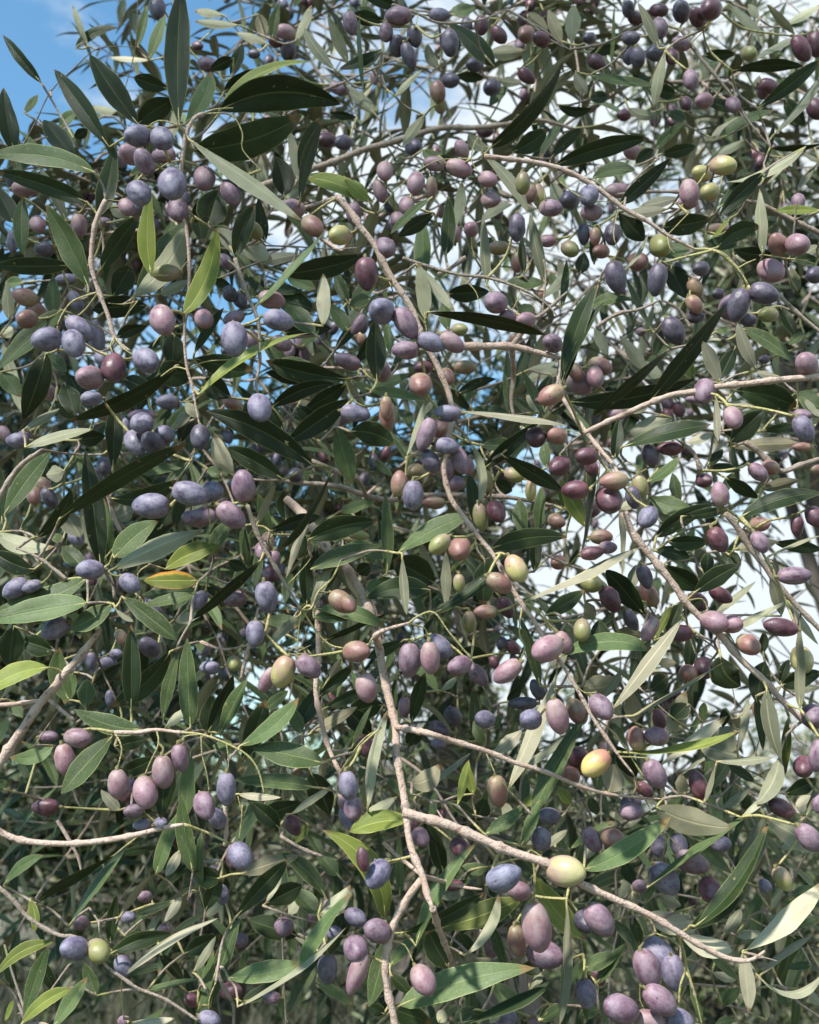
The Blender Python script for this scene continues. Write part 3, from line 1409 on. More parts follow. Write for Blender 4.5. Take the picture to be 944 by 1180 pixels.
s M 2 0.5 wd 790 700 830 770 880 800
s M 1 0.5 gr 640 480 700 520 680 580
s M 2 0.6 wd 400 1080 480 1000 580 880 620 760
s N 1 0.7 wd 830 150 850 100
T 0 930
l 840 280 790 -60 90 0 m 0
l 870 370 880 100 50 0 m 1
l 680 290 780 20 80 0 m 1
l 780 190 720 300 60 0 p 0
l 790 390 715 500 50 0 p 1
l 700 450 620 580 40 0 s 2
l 480 640 760 550 80 -15 d 0
l 540 735 960 480 50 -20 p 0
l 150 420 500 210 50 -10 d 1
l 300 520 560 160 50 -10 m 1
l 500 210 700 170 40 0 d 2
l 15 340 190 210 60 -20 m 1
l 130 400 150 545 55 10 y 0
l 520 480 680 280 36 0 o 1
l -20 740 230 590 70 -30 y 0
l 100 940 210 610 80 0 m 1
l 90 950 310 790 75 -15 y 0
l 230 960 380 740 80 0 m 0
l 480 590 510 380 60 0 d 1
l 540 560 640 570 60 0 d 2
l 760 410 580 470 40 0 d 2
l 560 940 760 920 40 0 p 0
l 960 310 830 290 100 0 d 1
l 960 300 880 260 40 0 o 1
l 960 230 880 235 20 0 p 1
l 420 820 370 680 70 0 m 2
l 640 800 890 745 30 -10 m 2
l 860 880 930 620 60 0 m 1
l 20 930 60 840 30 0 y 2
l 800 640 960 560 90 0 d 2
l 700 640 800 760 60 0 d 3
l 840 720 940 560 40 0 s 1
l 640 430 560 560 40 0 m 3
l 20 600 60 800 60 0 d 3
l 240 800 160 620 60 0 d 2
o 325 615 60 54 0 b 0
o 425 625 56 50 50 g 0
o 355 505 34 32 0 p 2
o 535 690 46 38 60 b 1
o 890 30 60 50 80 p 1
o 700 70 30 26 0 b 3
o 620 80 40 26 0 b 3
o 580 25 40 36 60 p 3
o 200 0 60 40 0 k 3
o 910 925 52 40 20 b 0
o 720 535 34 28 0 p 3
o 630 390 30 26 0 p 3
o 540 930 30 24 0 p 1
o 560 480 34 26 0 b 3
s S 0 1.4 pk -20 95 70 140 220 160 380 155 560 130 700 95 800 75
s S 2 1.1 pk 250 60 300 140 340 220 355 290
s T 0 1.0 wd -20 340 60 410 110 470 180 520 260 560 330 560
s T 0 0.8 wd 470 700 530 740 600 790 720 840 860 930
s T 1 0.6 wd 220 800 300 690 320 680
s T 1 0.6 wd 470 440 430 500 440 570 470 610
s T 0 0.5 gr 530 740 530 840 540 920
s T 2 0.6 wd 390 440 440 490
s S 1 0.5 wd 840 280 830 340 820 400
s T 0 0.5 gr 940 760 910 840 910 890
T 200 930
l 600 380 560 60 10 0 d 3
l 270 480 500 230 90 0 d 0
l 660 390 470 200 90 -15 m 1
l 920 490 645 100 130 -70 y 0
l 630 470 770 340 90 15 s 1
l 760 110 950 90 100 -20 y 0
l 240 745 560 680 110 10 m 0
l 540 720 780 370 70 -20 m 0
l 280 870 755 520 30 30 s 0
l 0 590 270 470 60 -15 p 0
l 300 290 550 210 80 0 o 1
l 160 870 290 480 90 0 m 1
l 100 400 110 130 40 0 m 0
l 140 450 210 300 80 0 d 1
l 400 420 560 340 100 0 d 2
l 640 480 520 360 100 0 m 2
l 540 560 320 490 110 0 d 2
l 460 90 340 -20 90 0 d 1
l 470 90 580 0 40 0 s 1
l 560 0 470 60 110 0 d 2
l 590 80 530 160 50 0 y 2
l 920 570 850 870 100 0 m 0
l 780 380 700 600 100 0 d 2
l 700 520 780 420 60 0 d 2
l 720 300 620 200 80 0 m 2
l 940 20 860 40 60 0 s 2
l 640 650 740 540 60 0 d 2
l 480 940 470 780 30 0 m 2
l 300 850 460 760 60 0 d 3
l 620 760 780 860 60 0 m 3
l 540 400 500 470 60 0 s 3
l 660 600 520 560 60 0 s 3
l 0 680 120 600 60 0 d 2
l 470 300 400 420 30 0 s 1
l 220 400 140 480 50 0 s 2
o 135 25 56 48 80 p 0
o 190 50 50 40 60 b 1
o 288 210 60 54 60 b 0
o 765 40 56 46 80 b 1
o 825 230 54 30 80 k 0
o 890 290 64 54 -60 D 0
o 670 705 64 48 90 b 1
o 800 720 100 44 -70 m 0
o 795 620 46 60 60 p 0
o 890 540 64 54 20 p 0
o 285 580 40 34 0 p 2
o 210 380 40 34 80 b 2
o 480 520 34 44 60 p 2
o 430 830 40 28 0 p 2
o 790 480 50 40 30 b 2
o 160 930 56 44 0 b 0
o 80 840 36 34 0 k 3
o 250 800 50 40 0 k 3
o 520 80 46 36 60 k 2
o 700 545 36 30 0 b 2
s S 1 1.2 pk 225 -10 230 90 225 170
s S 1 0.6 gr 300 -10 295 70 285 145
s S 1 1.0 wd 470 130 560 180 650 215
s U 2 0.7 wd 390 430 470 460 570 490 660 510
s U 2 0.5 wd 470 470 475 600 480 760 490 940
s U 1 1.0 wd 190 700 220 790 260 860 260 940
s U 1 0.6 gr 190 740 155 820 155 890
s U 2 0.5 wd 480 480 560 530 570 600
s U 1 0.9 wd 830 300 900 370 940 400
T 400 930
l 230 865 820 700 150 -20 m 0
l 300 605 570 150 75 -30 m 0
l 230 550 600 370 75 15 d 0
l 400 530 760 400 130 20 y 1
l 510 645 660 380 62 40 s 0
l 690 700 630 510 60 0 m 1
l 500 940 920 740 60 20 d 0
l 820 280 960 560 130 20 y 0
l 280 60 10 110 115 -15 y 0
l 600 120 780 -10 70 15 m 0
l 760 170 850 -40 60 0 m 0
l 620 260 460 310 80 0 m 2
l 440 700 350 530 130 0 d 2
l 190 690 320 560 60 -10 m 1
l 190 730 280 820 60 0 d 1
l 180 870 370 940 110 0 d 1
l 160 900 80 860 60 0 d 1
l 230 380 225 110 40 0 m 1
l 420 280 370 80 80 0 d 2
l 340 60 400 160 60 0 d 2
l 560 60 600 -40 90 0 d 1
l 700 60 690 -20 60 0 s 1
l 960 620 940 940 50 0 s 0
l 840 720 800 810 40 0 s 1
l 620 940 670 860 60 0 p 1
l 400 940 420 880 60 0 s 1
l 560 40 430 -20 60 0 d 1
l 400 390 520 370 60 0 s 2
l 20 300 60 400 60 0 d 1
l 730 480 740 620 80 0 o 1
l 850 180 960 100 40 0 s 1
l 840 930 960 850 60 0 d 1
l 150 100 60 20 60 0 s 1
l 530 670 690 690 50 0 o 1
l 480 540 560 640 60 0 d 2
l 640 760 760 860 60 0 m 3
l 900 860 820 930 60 0 m 2
l 560 880 460 930 60 0 m 2
o 680 308 80 62 -25 B 0
o 750 365 52 46 20 m 1
o 825 520 110 68 80 m 0
o 860 640 80 66 20 p 1
o 740 580 70 44 80 r 1
o 330 750 66 54 60 m 0
o 845 140 56 46 70 b 1
o 910 270 50 40 0 x 3
o 140 285 70 58 30 D 0
o 70 230 54 30 80 k 1
o 45 700 96 42 -70 m 0
o 620 590 66 50 80 p 2
o 490 175 46 40 40 k 2
o 320 130 44 40 60 p 2
o 120 540 62 50 30 p 1
o 40 600 50 40 0 p 2
o 450 340 60 26 0 k 2
o 880 40 50 40 0 b 2
o 690 920 50 44 0 b 2
o 820 930 40 30 0 p 2
s B 0 2.3 pk 230 -10 245 30 320 45 430 75 560 130 680 180 780 215 870 240
s B 0 2.0 pk 250 50 270 130 290 210 330 300 350 390 370 440
s B 0 1.9 pk 320 330 270 390 210 490 180 580 165 680 175 790 195 880 210 960
s B 1 1.2 pk 340 310 430 330 520 350 590 360
s B 1 1.1 pk 160 155 220 210 280 290
s B 1 1.6 pk 380 540 430 610 470 700 460 750
s B 0 0.6 gr 810 180 820 280 815 400
s B 0 0.6 gr 210 550 250 600 290 680
s B 0 0.6 gr 160 880 130 950
s B 1 0.6 wd 420 590 480 630 540 640
T 600 930
l 275 275 655 40 110 30 m 0
l 640 95 270 260 50 0 m 1
l 490 390 960 60 40 10 y 0
l 590 0 930 90 130 30 o 0
l 60 300 290 580 130 25 y 1
l 200 400 170 950 50 0 s 0
l 730 530 970 360 90 15 d 0
l 520 600 480 460 60 0 m 1
l 400 490 500 600 60 0 m 1
l 550 470 800 490 120 25 p 1
l 700 560 940 600 110 25 p 0
l 210 190 400 60 40 0 m 1
l 690 840 700 580 60 0 y 1
l 780 940 730 740 40 0 s 0
l 330 770 460 590 60 0 m 2
l 280 700 430 640 80 0 m 2
l 0 840 290 660 50 0 m 1
l 270 640 290 940 50 0 m 1
l 820 640 960 760 50 0 m 1
l 740 440 960 350 20 0 m 1
l 700 100 920 290 80 0 m 2
l 450 240 500 340 70 0 d 3
l 600 380 700 430 60 0 s 3
l 880 860 960 780 60 0 m 2
l 40 800 100 700 50 0 s 1
l 130 860 90 940 60 0 d 1
l 340 880 250 920 60 0 m 2
l 700 660 740 590 60 0 m 2
l 880 560 960 440 60 0 s 2
l 540 420 620 250 40 0 m 3
l 420 400 500 280 50 0 s 3
l 30 170 90 -20 60 0 m 1
l 340 120 280 230 60 0 s 2
l 780 400 860 330 60 0 s 3
l 100 700 0 690 80 0 d 1
o 192 278 84 70 10 Y 0
o 70 500 0 0 0 m 9
o 340 488 82 62 50 p 0
o 280 500 50 50 60 d 1
o 555 680 0 0 0 b 9
o 550 700 88 62 70 p 0
o 600 640 80 64 50 b 1
o 665 720 80 54 80 b 1
o 440 880 82 66 20 p 0
o 605 840 84 60 40 p 0
o 695 930 66 52 20 b 0
o 560 930 64 50 10 m 0
o 285 810 66 48 80 b 1
o 395 130 52 44 20 r 1
o 745 240 78 52 20 p 1
o 625 310 80 60 50 b 1
o 690 170 60 40 70 b 2
o 830 365 60 52 60 k 1
o 520 345 34 30 0 p 2
o 600 170 50 38 80 b 2
o 310 140 60 40 60 p 1
o 135 45 50 40 0 b 2
o 90 150 54 42 80 b 1
o 15 370 46 44 0 m 1
o 480 20 50 40 0 p 1
o 870 160 44 40 0 b 2
o 340 740 40 30 60 k 3
s B 0 1.6 pk 240 320 340 370 450 420 560 470 680 540 780 600 900 660 960 650
s B 0 0.9 gr 500 430 560 490 590 550
s B 0 1.0 gr 700 560 720 680 695 780 690 860
s B 0 0.6 gr 730 720 760 820 790 950
s B 0 0.5 gr 520 770 520 840 540 880
s B 0 0.8 gr -10 240 50 190 120 245
s B 0 0.6 gr 50 190 60 300 55 410
s B 0 0.5 gr 220 350 220 410 300 420
s M 1 0.5 gr 620 220 640 130 700 190
s B 0 0.5 gr 580 520 640 570
s C 1 0.5 gr 415 -20 415 80
T 744 930 4.72
l 10 440 620 0 46 10 m 0
l 545 780 980 400 135 10 p 0
l 530 790 560 1120 105 10 p 0
l 620 920 900 705 50 -20 p 0
l 270 650 670 80 110 75 d 0
l 80 60 490 90 130 30 o 0
l 20 580 310 610 110 20 o 1
l 230 690 515 770 110 25 p 0
l 525 400 640 60 130 0 s 2
l 530 400 330 240 80 0 m 2
l 240 550 520 430 24 0 m 1
l 620 930 970 900 50 90 s 0
l 650 60 960 240 140 0 s 2
l 960 170 720 230 80 0 s 3
l 490 700 640 680 60 0 s 2
l 560 600 640 470 80 0 m 3
l 680 560 760 360 50 0 s 2
l 180 960 300 840 60 0 s 3
l 660 1160 640 1030 50 0 s 2
l 800 700 880 760 60 0 d 3
l 680 850 600 870 50 0 r 1
l 240 930 310 1190 50 0 m 0
l 880 1000 960 1080 60 0 s 3
l 700 970 780 1090 60 0 m 3
l 780 480 940 440 80 0 m 3
l 440 980 400 1080 70 0 m 3
l 500 1150 380 1180 60 0 m 3
l 360 900 500 940 60 0 s 2
l 960 600 820 660 60 0 m 3
l 900 860 760 880 60 0 m 3
o 885 165 84 64 50 p 0
o 745 390 74 50 60 g 1
o 380 440 0 0 0 k 9
o 650 430 44 36 60 b 2
o 410 200 50 44 0 b 2
s B 0 1.4 pk 360 820 450 830 540 780
s B 0 0.4 wd 580 790 640 820 720 840
s M 1 0.5 gr 880 0 870 40 870 90
s B 1 0.6 pk 840 1070 960 1150
"""
# ------------------------------------------------------------------ materials
def new_mat(name):
    m = bpy.data.materials.new(name); m.use_nodes = True
    nt = m.node_tree; b = nt.nodes['Principled BSDF']
    return m, nt, nt.nodes, nt.links, b
def mixc(nt, fac, a, b, mode='MIX'):
    n = nt.nodes.new('ShaderNodeMix'); n.data_type = 'RGBA'; n.blend_type = mode
    for sock, v in ((n.inputs[0], fac), (n.inputs[6], a), (n.inputs[7], b)):
        if hasattr(v, 'is_output'): nt.links.new(v, sock)
        elif isinstance(v, (int, float)): sock.default_value = v
        else: sock.default_value = (*v, 1)
    return n.outputs[2]
def mth(nt, op, a, b=None, clamp=False):
    n = nt.nodes.new('ShaderNodeMath'); n.operation = op; n.use_clamp = clamp
    for i, v in enumerate((a, b)):
        if v is None: continue
        if hasattr(v, 'is_output'): nt.links.new(v, n.inputs[i])
        else: n.inputs[i].default_value = v
    return n.outputs[0]
def ramp(nt, val, a, b, x=0.0, y=1.0):
    n = nt.nodes.new('ShaderNodeMapRange'); n.interpolation_type = 'SMOOTHSTEP'
    nt.links.new(val, n.inputs[0]); n.inputs[1].default_value = a; n.inputs[2].default_value = b
    n.inputs[3].default_value = x; n.inputs[4].default_value = y
    return n.outputs[0]
def noise(nt, vec, scale, detail=3, rough=0.5):
    n = nt.nodes.new('ShaderNodeTexNoise'); n.inputs['Scale'].default_value = scale
    n.inputs['Detail'].default_value = detail; n.inputs['Roughness'].default_value = rough
    if vec is not None: nt.links.new(vec, n.inputs['Vector'])
    return n.outputs[0]
def coords(nt, kind='Object', rnd=True):
    tc = nt.nodes.new('ShaderNodeTexCoord').outputs[kind]
    if not rnd: return tc, None
    oi = nt.nodes.new('ShaderNodeObjectInfo').outputs['Random']
    a = nt.nodes.new('ShaderNodeVectorMath'); a.operation = 'ADD'
    c = nt.nodes.new('ShaderNodeCombineXYZ')
    for i, k in enumerate((37.0, 91.0, 53.0)): nt.links.new(mth(nt, 'MULTIPLY', oi, k), c.inputs[i])
    nt.links.new(tc, a.inputs[0]); nt.links.new(c.outputs[0], a.inputs[1])
    return a.outputs[0], oi
def bump(nt, b, h, strength, dist):
    n = nt.nodes.new('ShaderNodeBump'); n.inputs['Strength'].default_value = strength; n.inputs['Distance'].default_value = dist
    nt.links.new(h, n.inputs['Height']); nt.links.new(n.outputs[0], b.inputs['Normal'])

def leaf_mat(name, base, var, rib, margin, rough, transl, ribw=0.035, dust=0.0, autumn=None):
    m, nt, N, L, b = new_mat(name)
    vec, rnd = coords(nt)
    uv = N.new('ShaderNodeTexCoord').outputs['UV']
    sp = N.new('ShaderNodeSeparateXYZ'); L.new(uv, sp.inputs[0])
    au = mth(nt, 'ABSOLUTE', mth(nt, 'SUBTRACT', sp.outputs[0], 0.5))
    n1 = noise(nt, vec, 60, 4, 0.6); n2 = noise(nt, vec, 700, 2, 0.6)
    c = mixc(nt, ramp(nt, n1, 0.3, 0.7), base, var)
    tone = mth(nt, 'ADD', mth(nt, 'MULTIPLY', rnd, 0.7), 0.65)
    tn = N.new('ShaderNodeCombineXYZ')
    for i in range(3): L.new(tone, tn.inputs[i])
    c = mixc(nt, 1.0, c, tn.outputs[0], 'MULTIPLY')
    # fine side veins
    w = N.new('ShaderNodeTexWave'); w.inputs['Scale'].default_value = 9; w.inputs['Distortion'].default_value = 3; w.inputs['Detail'].default_value = 2
    cv = N.new('ShaderNodeCombineXYZ'); L.new(mth(nt, 'SUBTRACT', mth(nt, 'MULTIPLY', sp.outputs[1], 3.0), au), cv.inputs[0]); L.new(n1, cv.inputs[1])
    L.new(cv.outputs[0], w.inputs['Vector'])
    c = mixc(nt, mth(nt, 'MULTIPLY', w.outputs[1], 0.14), c, rib)
    if autumn:
        f = ramp(nt, mth(nt, 'ADD', mth(nt, 'MULTIPLY', sp.outputs[0], 1.0), mth(nt, 'MULTIPLY', n1, 0.6)), 1.0, 1.25)
        c = mixc(nt, f, c, autumn[0]); c = mixc(nt, ramp(nt, mth(nt, 'ADD', sp.outputs[0], mth(nt, 'MULTIPLY', n1, 0.2)), 0.93, 1.06), c, autumn[1])
    if dust:
        c = mixc(nt, mth(nt, 'MULTIPLY', ramp(nt, n2, 0.5, 0.75), dust), c, (0.36, 0.37, 0.30))
    c = mixc(nt, mth(nt, 'MULTIPLY', ramp(nt, noise(nt, vec, 230, 1), 0.74, 0.78), 0.5), c, (0.30, 0.24, 0.12))
    # dry brown tips on some leaves, sooty patches on others
    tipf = ramp(nt, mth(nt, 'ADD', mth(nt, 'ADD', sp.outputs[1], mth(nt, 'MULTIPLY', n1, 0.12)), mth(nt, 'MULTIPLY', rnd, 0.14)), 1.06, 1.10, 0, 0.85)
    c = mixc(nt, tipf, c, (0.20, 0.12, 0.05))
    pf = mth(nt, 'MULTIPLY', ramp(nt, noise(nt, vec, 32, 4, 0.7), 0.56, 0.72, 0, 0.55), ramp(nt, rnd, 0.3, 0.8))
    c = mixc(nt, pf, c, tuple(0.5 * v + 0.5 * u for v, u in zip(base, (0.10, 0.10, 0.035))))
    c = mixc(nt, ramp(nt, au, ribw, ribw * 0.35, 0, 0.75), c, rib)
    c = mixc(nt, ramp(nt, au, 0.462, 0.485, 0, 0.8), c, margin)
    L.new(c, b.inputs['Base Color'])
    L.new(ramp(nt, n1, 0.2, 0.8, rough - 0.06, rough + 0.12), b.inputs['Roughness'])
    b.inputs['Specular IOR Level'].default_value = 0.28
    h = mth(nt, 'ADD', mth(nt, 'MULTIPLY', n2, 0.35), mth(nt, 'MULTIPLY', w.outputs[1], 0.25))
    h = mth(nt, 'ADD', h, ramp(nt, au, 0.0, 0.06, 0.0, 0.8))
    bump(nt, b, h, 0.55, 0.0006)
    t = N.new('ShaderNodeBsdfTranslucent'); mx = N.new('ShaderNodeMixShader')
    L.new(mixc(nt, 0.5, c, (0.14, 0.22, 0.03)), t.inputs[0]); mx.inputs[0].default_value = transl
    L.new(b.outputs[0], mx.inputs[1]); L.new(t.outputs[0], mx.inputs[2])
    L.new(mx.outputs[0], N['Material Output'].inputs[0])
    return m
LM = {
 'd': leaf_mat('leaf_dark_green_shaded', (0.014, 0.027, 0.009), (0.024, 0.041, 0.014), (0.085, 0.11, 0.04), (0.19, 0.21, 0.075), 0.40, 0.06),  # older leaf green, with the dark of shaded leaves put into the colour
 'm': leaf_mat('leaf_mid_green_lit', (0.052, 0.085, 0.028), (0.078, 0.112, 0.042), (0.16, 0.20, 0.08), (0.26, 0.29, 0.11), 0.40, 0.10, dust=0.18),  # same upper side, with the brightness of lit leaves put into the colour
 'y': leaf_mat('leaf_young_green', (0.125, 0.165, 0.032), (0.18, 0.21, 0.045), (0.38, 0.40, 0.12), (0.50, 0.48, 0.12), 0.36, 0.22),
 'a': leaf_mat('leaf_turning_yellow', (0.12, 0.16, 0.03), (0.22, 0.24, 0.05), (0.38, 0.36, 0.10), (0.55, 0.22, 0.04), 0.36, 0.15, autumn=((0.58, 0.40, 0.05), (0.50, 0.16, 0.03))),
 's': leaf_mat('leaf_silver_underside', (0.23, 0.235, 0.155), (0.32, 0.31, 0.215), (0.40, 0.41, 0.25), (0.33, 0.34, 0.19), 0.6, 0.16, ribw=0.05),
 'p': leaf_mat('leaf_pale_underside', (0.33, 0.315, 0.22), (0.42, 0.39, 0.28), (0.58, 0.52, 0.36), (0.50, 0.46, 0.28), 0.62, 0.18, ribw=0.05),
 'o': leaf_mat('leaf_olive_brown_underside', (0.20, 0.19, 0.125), (0.27, 0.245, 0.16), (0.37, 0.33, 0.19), (0.30, 0.25, 0.12), 0.6, 0.12, ribw=0.05),
 'r': leaf_mat('leaf_dry_red', (0.30, 0.11, 0.06), (0.22, 0.10, 0.05), (0.35, 0.2, 0.1), (0.3, 0.15, 0.07), 0.6, 0.1),
}
UPPER = {'d': ('d', 's'), 'm': ('m', 's'), 'y': ('y', 's'), 'a': ('a', 's')}
UNDER = {'s': ('d', 's'), 'p': ('m', 'p'), 'o': ('d', 'o'), 'r': ('r', 'o')}

def stem_mat(name, a, b_, c_, rough=0.75, sc=1.0):
    m, nt, N, L, b = new_mat(name)
    vec, rnd = coords(nt)
    n1 = noise(nt, vec, 70 * sc, 5, 0.65); n2 = noise(nt, vec, 900, 3, 0.6)
    c = mixc(nt, ramp(nt, n1, 0.35, 0.65), a, b_)
    c = mixc(nt, ramp(nt, n2, 0.55, 0.72, 0, 0.7), c, c_)
    c = mixc(nt, ramp(nt, noise(nt, vec, 260, 2), 0.60, 0.68, 0, 0.7), c, (0.12, 0.08, 0.055))
    L.new(c, b.inputs['Base Color']); b.inputs['Roughness'].default_value = rough
    bump(nt, b, mth(nt, 'ADD', mth(nt, 'ADD', n2, n1), noise(nt, vec, 320, 4, 0.7)), 0.9, 0.0014)
    return m
SM = {
 'wd': stem_mat('bark_grey_brown', (0.24, 0.185, 0.145), (0.34, 0.275, 0.225), (0.42, 0.37, 0.32)),
 'pk': stem_mat('bark_pinkish_tan', (0.41, 0.295, 0.235), (0.52, 0.40, 0.335), (0.30, 0.215, 0.165)),
 'gr': stem_mat('stalk_yellow_green', (0.34, 0.33, 0.12), (0.42, 0.36, 0.17), (0.30, 0.22, 0.11), 0.55),
 'dk': stem_mat('twig_dark', (0.12, 0.09, 0.07), (0.17, 0.14, 0.11), (0.22, 0.19, 0.16)),
 'bark': stem_mat('bark_old_trunk', (0.07, 0.06, 0.05), (0.11, 0.10, 0.085), (0.05, 0.04, 0.03), 0.9, 0.1),
}

# olive skin: flesh colour, second colour towards the tip or blotches, bloom colour, amount of bloom
OC = {
 'b': ((0.055, 0.040, 0.080), (0.10, 0.060, 0.095), 0.70), 'B': ((0.065, 0.07, 0.115), (0.09, 0.085, 0.14), 0.70),
 'p': ((0.085, 0.034, 0.062), (0.14, 0.065, 0.085), 0.60), 'm': ((0.185, 0.082, 0.10), (0.25, 0.155, 0.12), 0.55),
 'k': ((0.058, 0.013, 0.021), (0.105, 0.022, 0.030), 0.20), 'd': ((0.030, 0.020, 0.036), (0.055, 0.030, 0.048), 0.32),
 'r': ((0.20, 0.085, 0.070), (0.25, 0.19, 0.10), 0.32), 'g': ((0.19, 0.20, 0.06), (0.26, 0.19, 0.12), 0.25),
 'y': ((0.36, 0.33, 0.12), (0.34, 0.19, 0.13), 0.28), 'x': ((0.42, 0.33, 0.09), (0.36, 0.13, 0.08), 0.32),
 'Y': ((0.38, 0.35, 0.15), (0.34, 0.20, 0.16), 0.42), 'D': ((0.06, 0.045, 0.10), (0.12, 0.09, 0.16), 0.60),
 'o': ((0.16, 0.12, 0.05), (0.22, 0.13, 0.08), 0.2),
}
def olive_mat(key):
    a, b2, bl = OC[key]
    m, nt, N, L, b = new_mat({'b':'olive_blue_bloom','B':'olive_deep_blue','p':'olive_purple','m':'olive_mauve','k':'olive_maroon','d':'olive_black_purple','r':'olive_rose_green','g':'olive_green','y':'olive_yellow_green','x':'olive_orange_blush','Y':'olive_cream_blush','D':'olive_dewy','o':'olive_brown'}[key])
    vec, rnd = coords(nt, 'Object')
    raw = N.new('ShaderNodeTexCoord').outputs['Object']
    sp = N.new('ShaderNodeSeparateXYZ'); L.new(raw, sp.inputs[0])
    n1 = noise(nt, vec, 1.3, 3); n2 = noise(nt, vec, 5, 5, 0.65); n3 = noise(nt, vec, 22, 3, 0.6)
    f = mth(nt, 'ADD', mth(nt, 'MULTIPLY', sp.outputs[2], 0.35), mth(nt, 'MULTIPLY', n1, 1.3))
    c = mixc(nt, ramp(nt, f, 0.5, 0.95), a, b2)
    tone = mth(nt, 'ADD', mth(nt, 'MULTIPLY', rnd, 0.5), 0.75)
    tn = N.new('ShaderNodeCombineXYZ')
    for i in range(3): L.new(tone, tn.inputs[i])
    c = mixc(nt, 1.0, c, tn.outputs[0], 'MULTIPLY')
    # powdery bloom: patchy, rubbed off in places
    bloomc = (0.28, 0.275, 0.355) if key in 'bBDd' else ((0.345, 0.28, 0.335) if key in 'pmk' else (0.34, 0.28, 0.26))
    bf = mth(nt, 'MULTIPLY', ramp(nt, mth(nt, 'ADD', mth(nt, 'MULTIPLY', n2, 0.5), mth(nt, 'MULTIPLY', n1, 0.7)), 0.34, 0.80), bl)
    bf = mth(nt, 'MULTIPLY', bf, ramp(nt, n3, 0.25, 0.6, 0.86, 1.0))
    c = mixc(nt, bf, c, bloomc)
    rub = ramp(nt, noise(nt, vec, 3.4, 5, 0.7), 0.56, 0.66)
    bf2 = mth(nt, 'MULTIPLY', bf, rub)
    c = mixc(nt, mth(nt, 'MULTIPLY', rub, 0.55), c, a)
    # pale speckles and a few dark scars
    vo = N.new('ShaderNodeTexVoronoi'); vo.inputs['Scale'].default_value = 9; L.new(vec, vo.inputs['Vector'])
    c = mixc(nt, ramp(nt, vo.outputs['Distance'], 0.13, 0.06, 0, 0.42), c, (0.56, 0.50, 0.52))
    v2 = N.new('ShaderNodeTexVoronoi'); v2.inputs['Scale'].default_value = 1.1; L.new(vec, v2.inputs['Vector'])
    c = mixc(nt, ramp(nt, mth(nt, 'ADD', v2.outputs['Distance'], mth(nt, 'MULTIPLY', n3, 0.06)), 0.13, 0.09, 0, 0.8), c, (0.06, 0.025, 0.03))
    if key in 'rmpk':
        c = mixc(nt, ramp(nt, noise(nt, vec, 2.6, 4), 0.55, 0.78, 0, 0.5), c, (0.16, 0.04, 0.05))
    L.new(c, b.inputs['Base Color'])
    L.new(ramp(nt, bf, 0.0, 0.6, 0.28, 0.62), b.inputs['Roughness'])
    b.inputs['Specular IOR Level'].default_value = 0.42
    h = mth(nt, 'ADD', mth(nt, 'MULTIPLY', n2, 0.6), mth(nt, 'MULTIPLY', n3, 0.3))
    bump(nt, b, h, 0.5 if key != 'D' else 0.8, 0.0008)
    return m
OM = {k: olive_mat(k) for k in OC}
m, nt, N, L, b = new_mat('dew_drop'); b.inputs['Base Color'].default_value = (1, 1, 1, 1); b.inputs['Roughness'].default_value = 0.02; b.inputs['Transmission Weight'].default_value = 1.0; b.inputs['IOR'].default_value = 1.33
DEW = m

# ------------------------------------------------------------------ mesh makers
def mesh_obj(name, V, F, mats, parent=None, loc=(0, 0, 0), uv=None, mi=None, smooth=True):
    me = bpy.data.meshes.new(name); me.from_pydata(V, [], F)
    for mt in mats: me.materials.append(mt)
    if smooth: me.polygons.foreach_set('use_smooth', [True] * len(F))
    if mi is not None: me.polygons.foreach_set('material_index', mi)
    if uv is not None:
        ul = me.uv_layers.new(name='uv'); idx = np.zeros(len(me.loops), dtype=np.int32); me.loops.foreach_get('vertex_index', idx)
        ul.data.foreach_set('uv', np.asarray(uv, dtype=np.float32)[idx].ravel())
    me.update()
    o = bpy.data.objects.new(name, me); COL.objects.link(o)
    if parent is not None: o.parent = parent
    o.location = loc
    return o

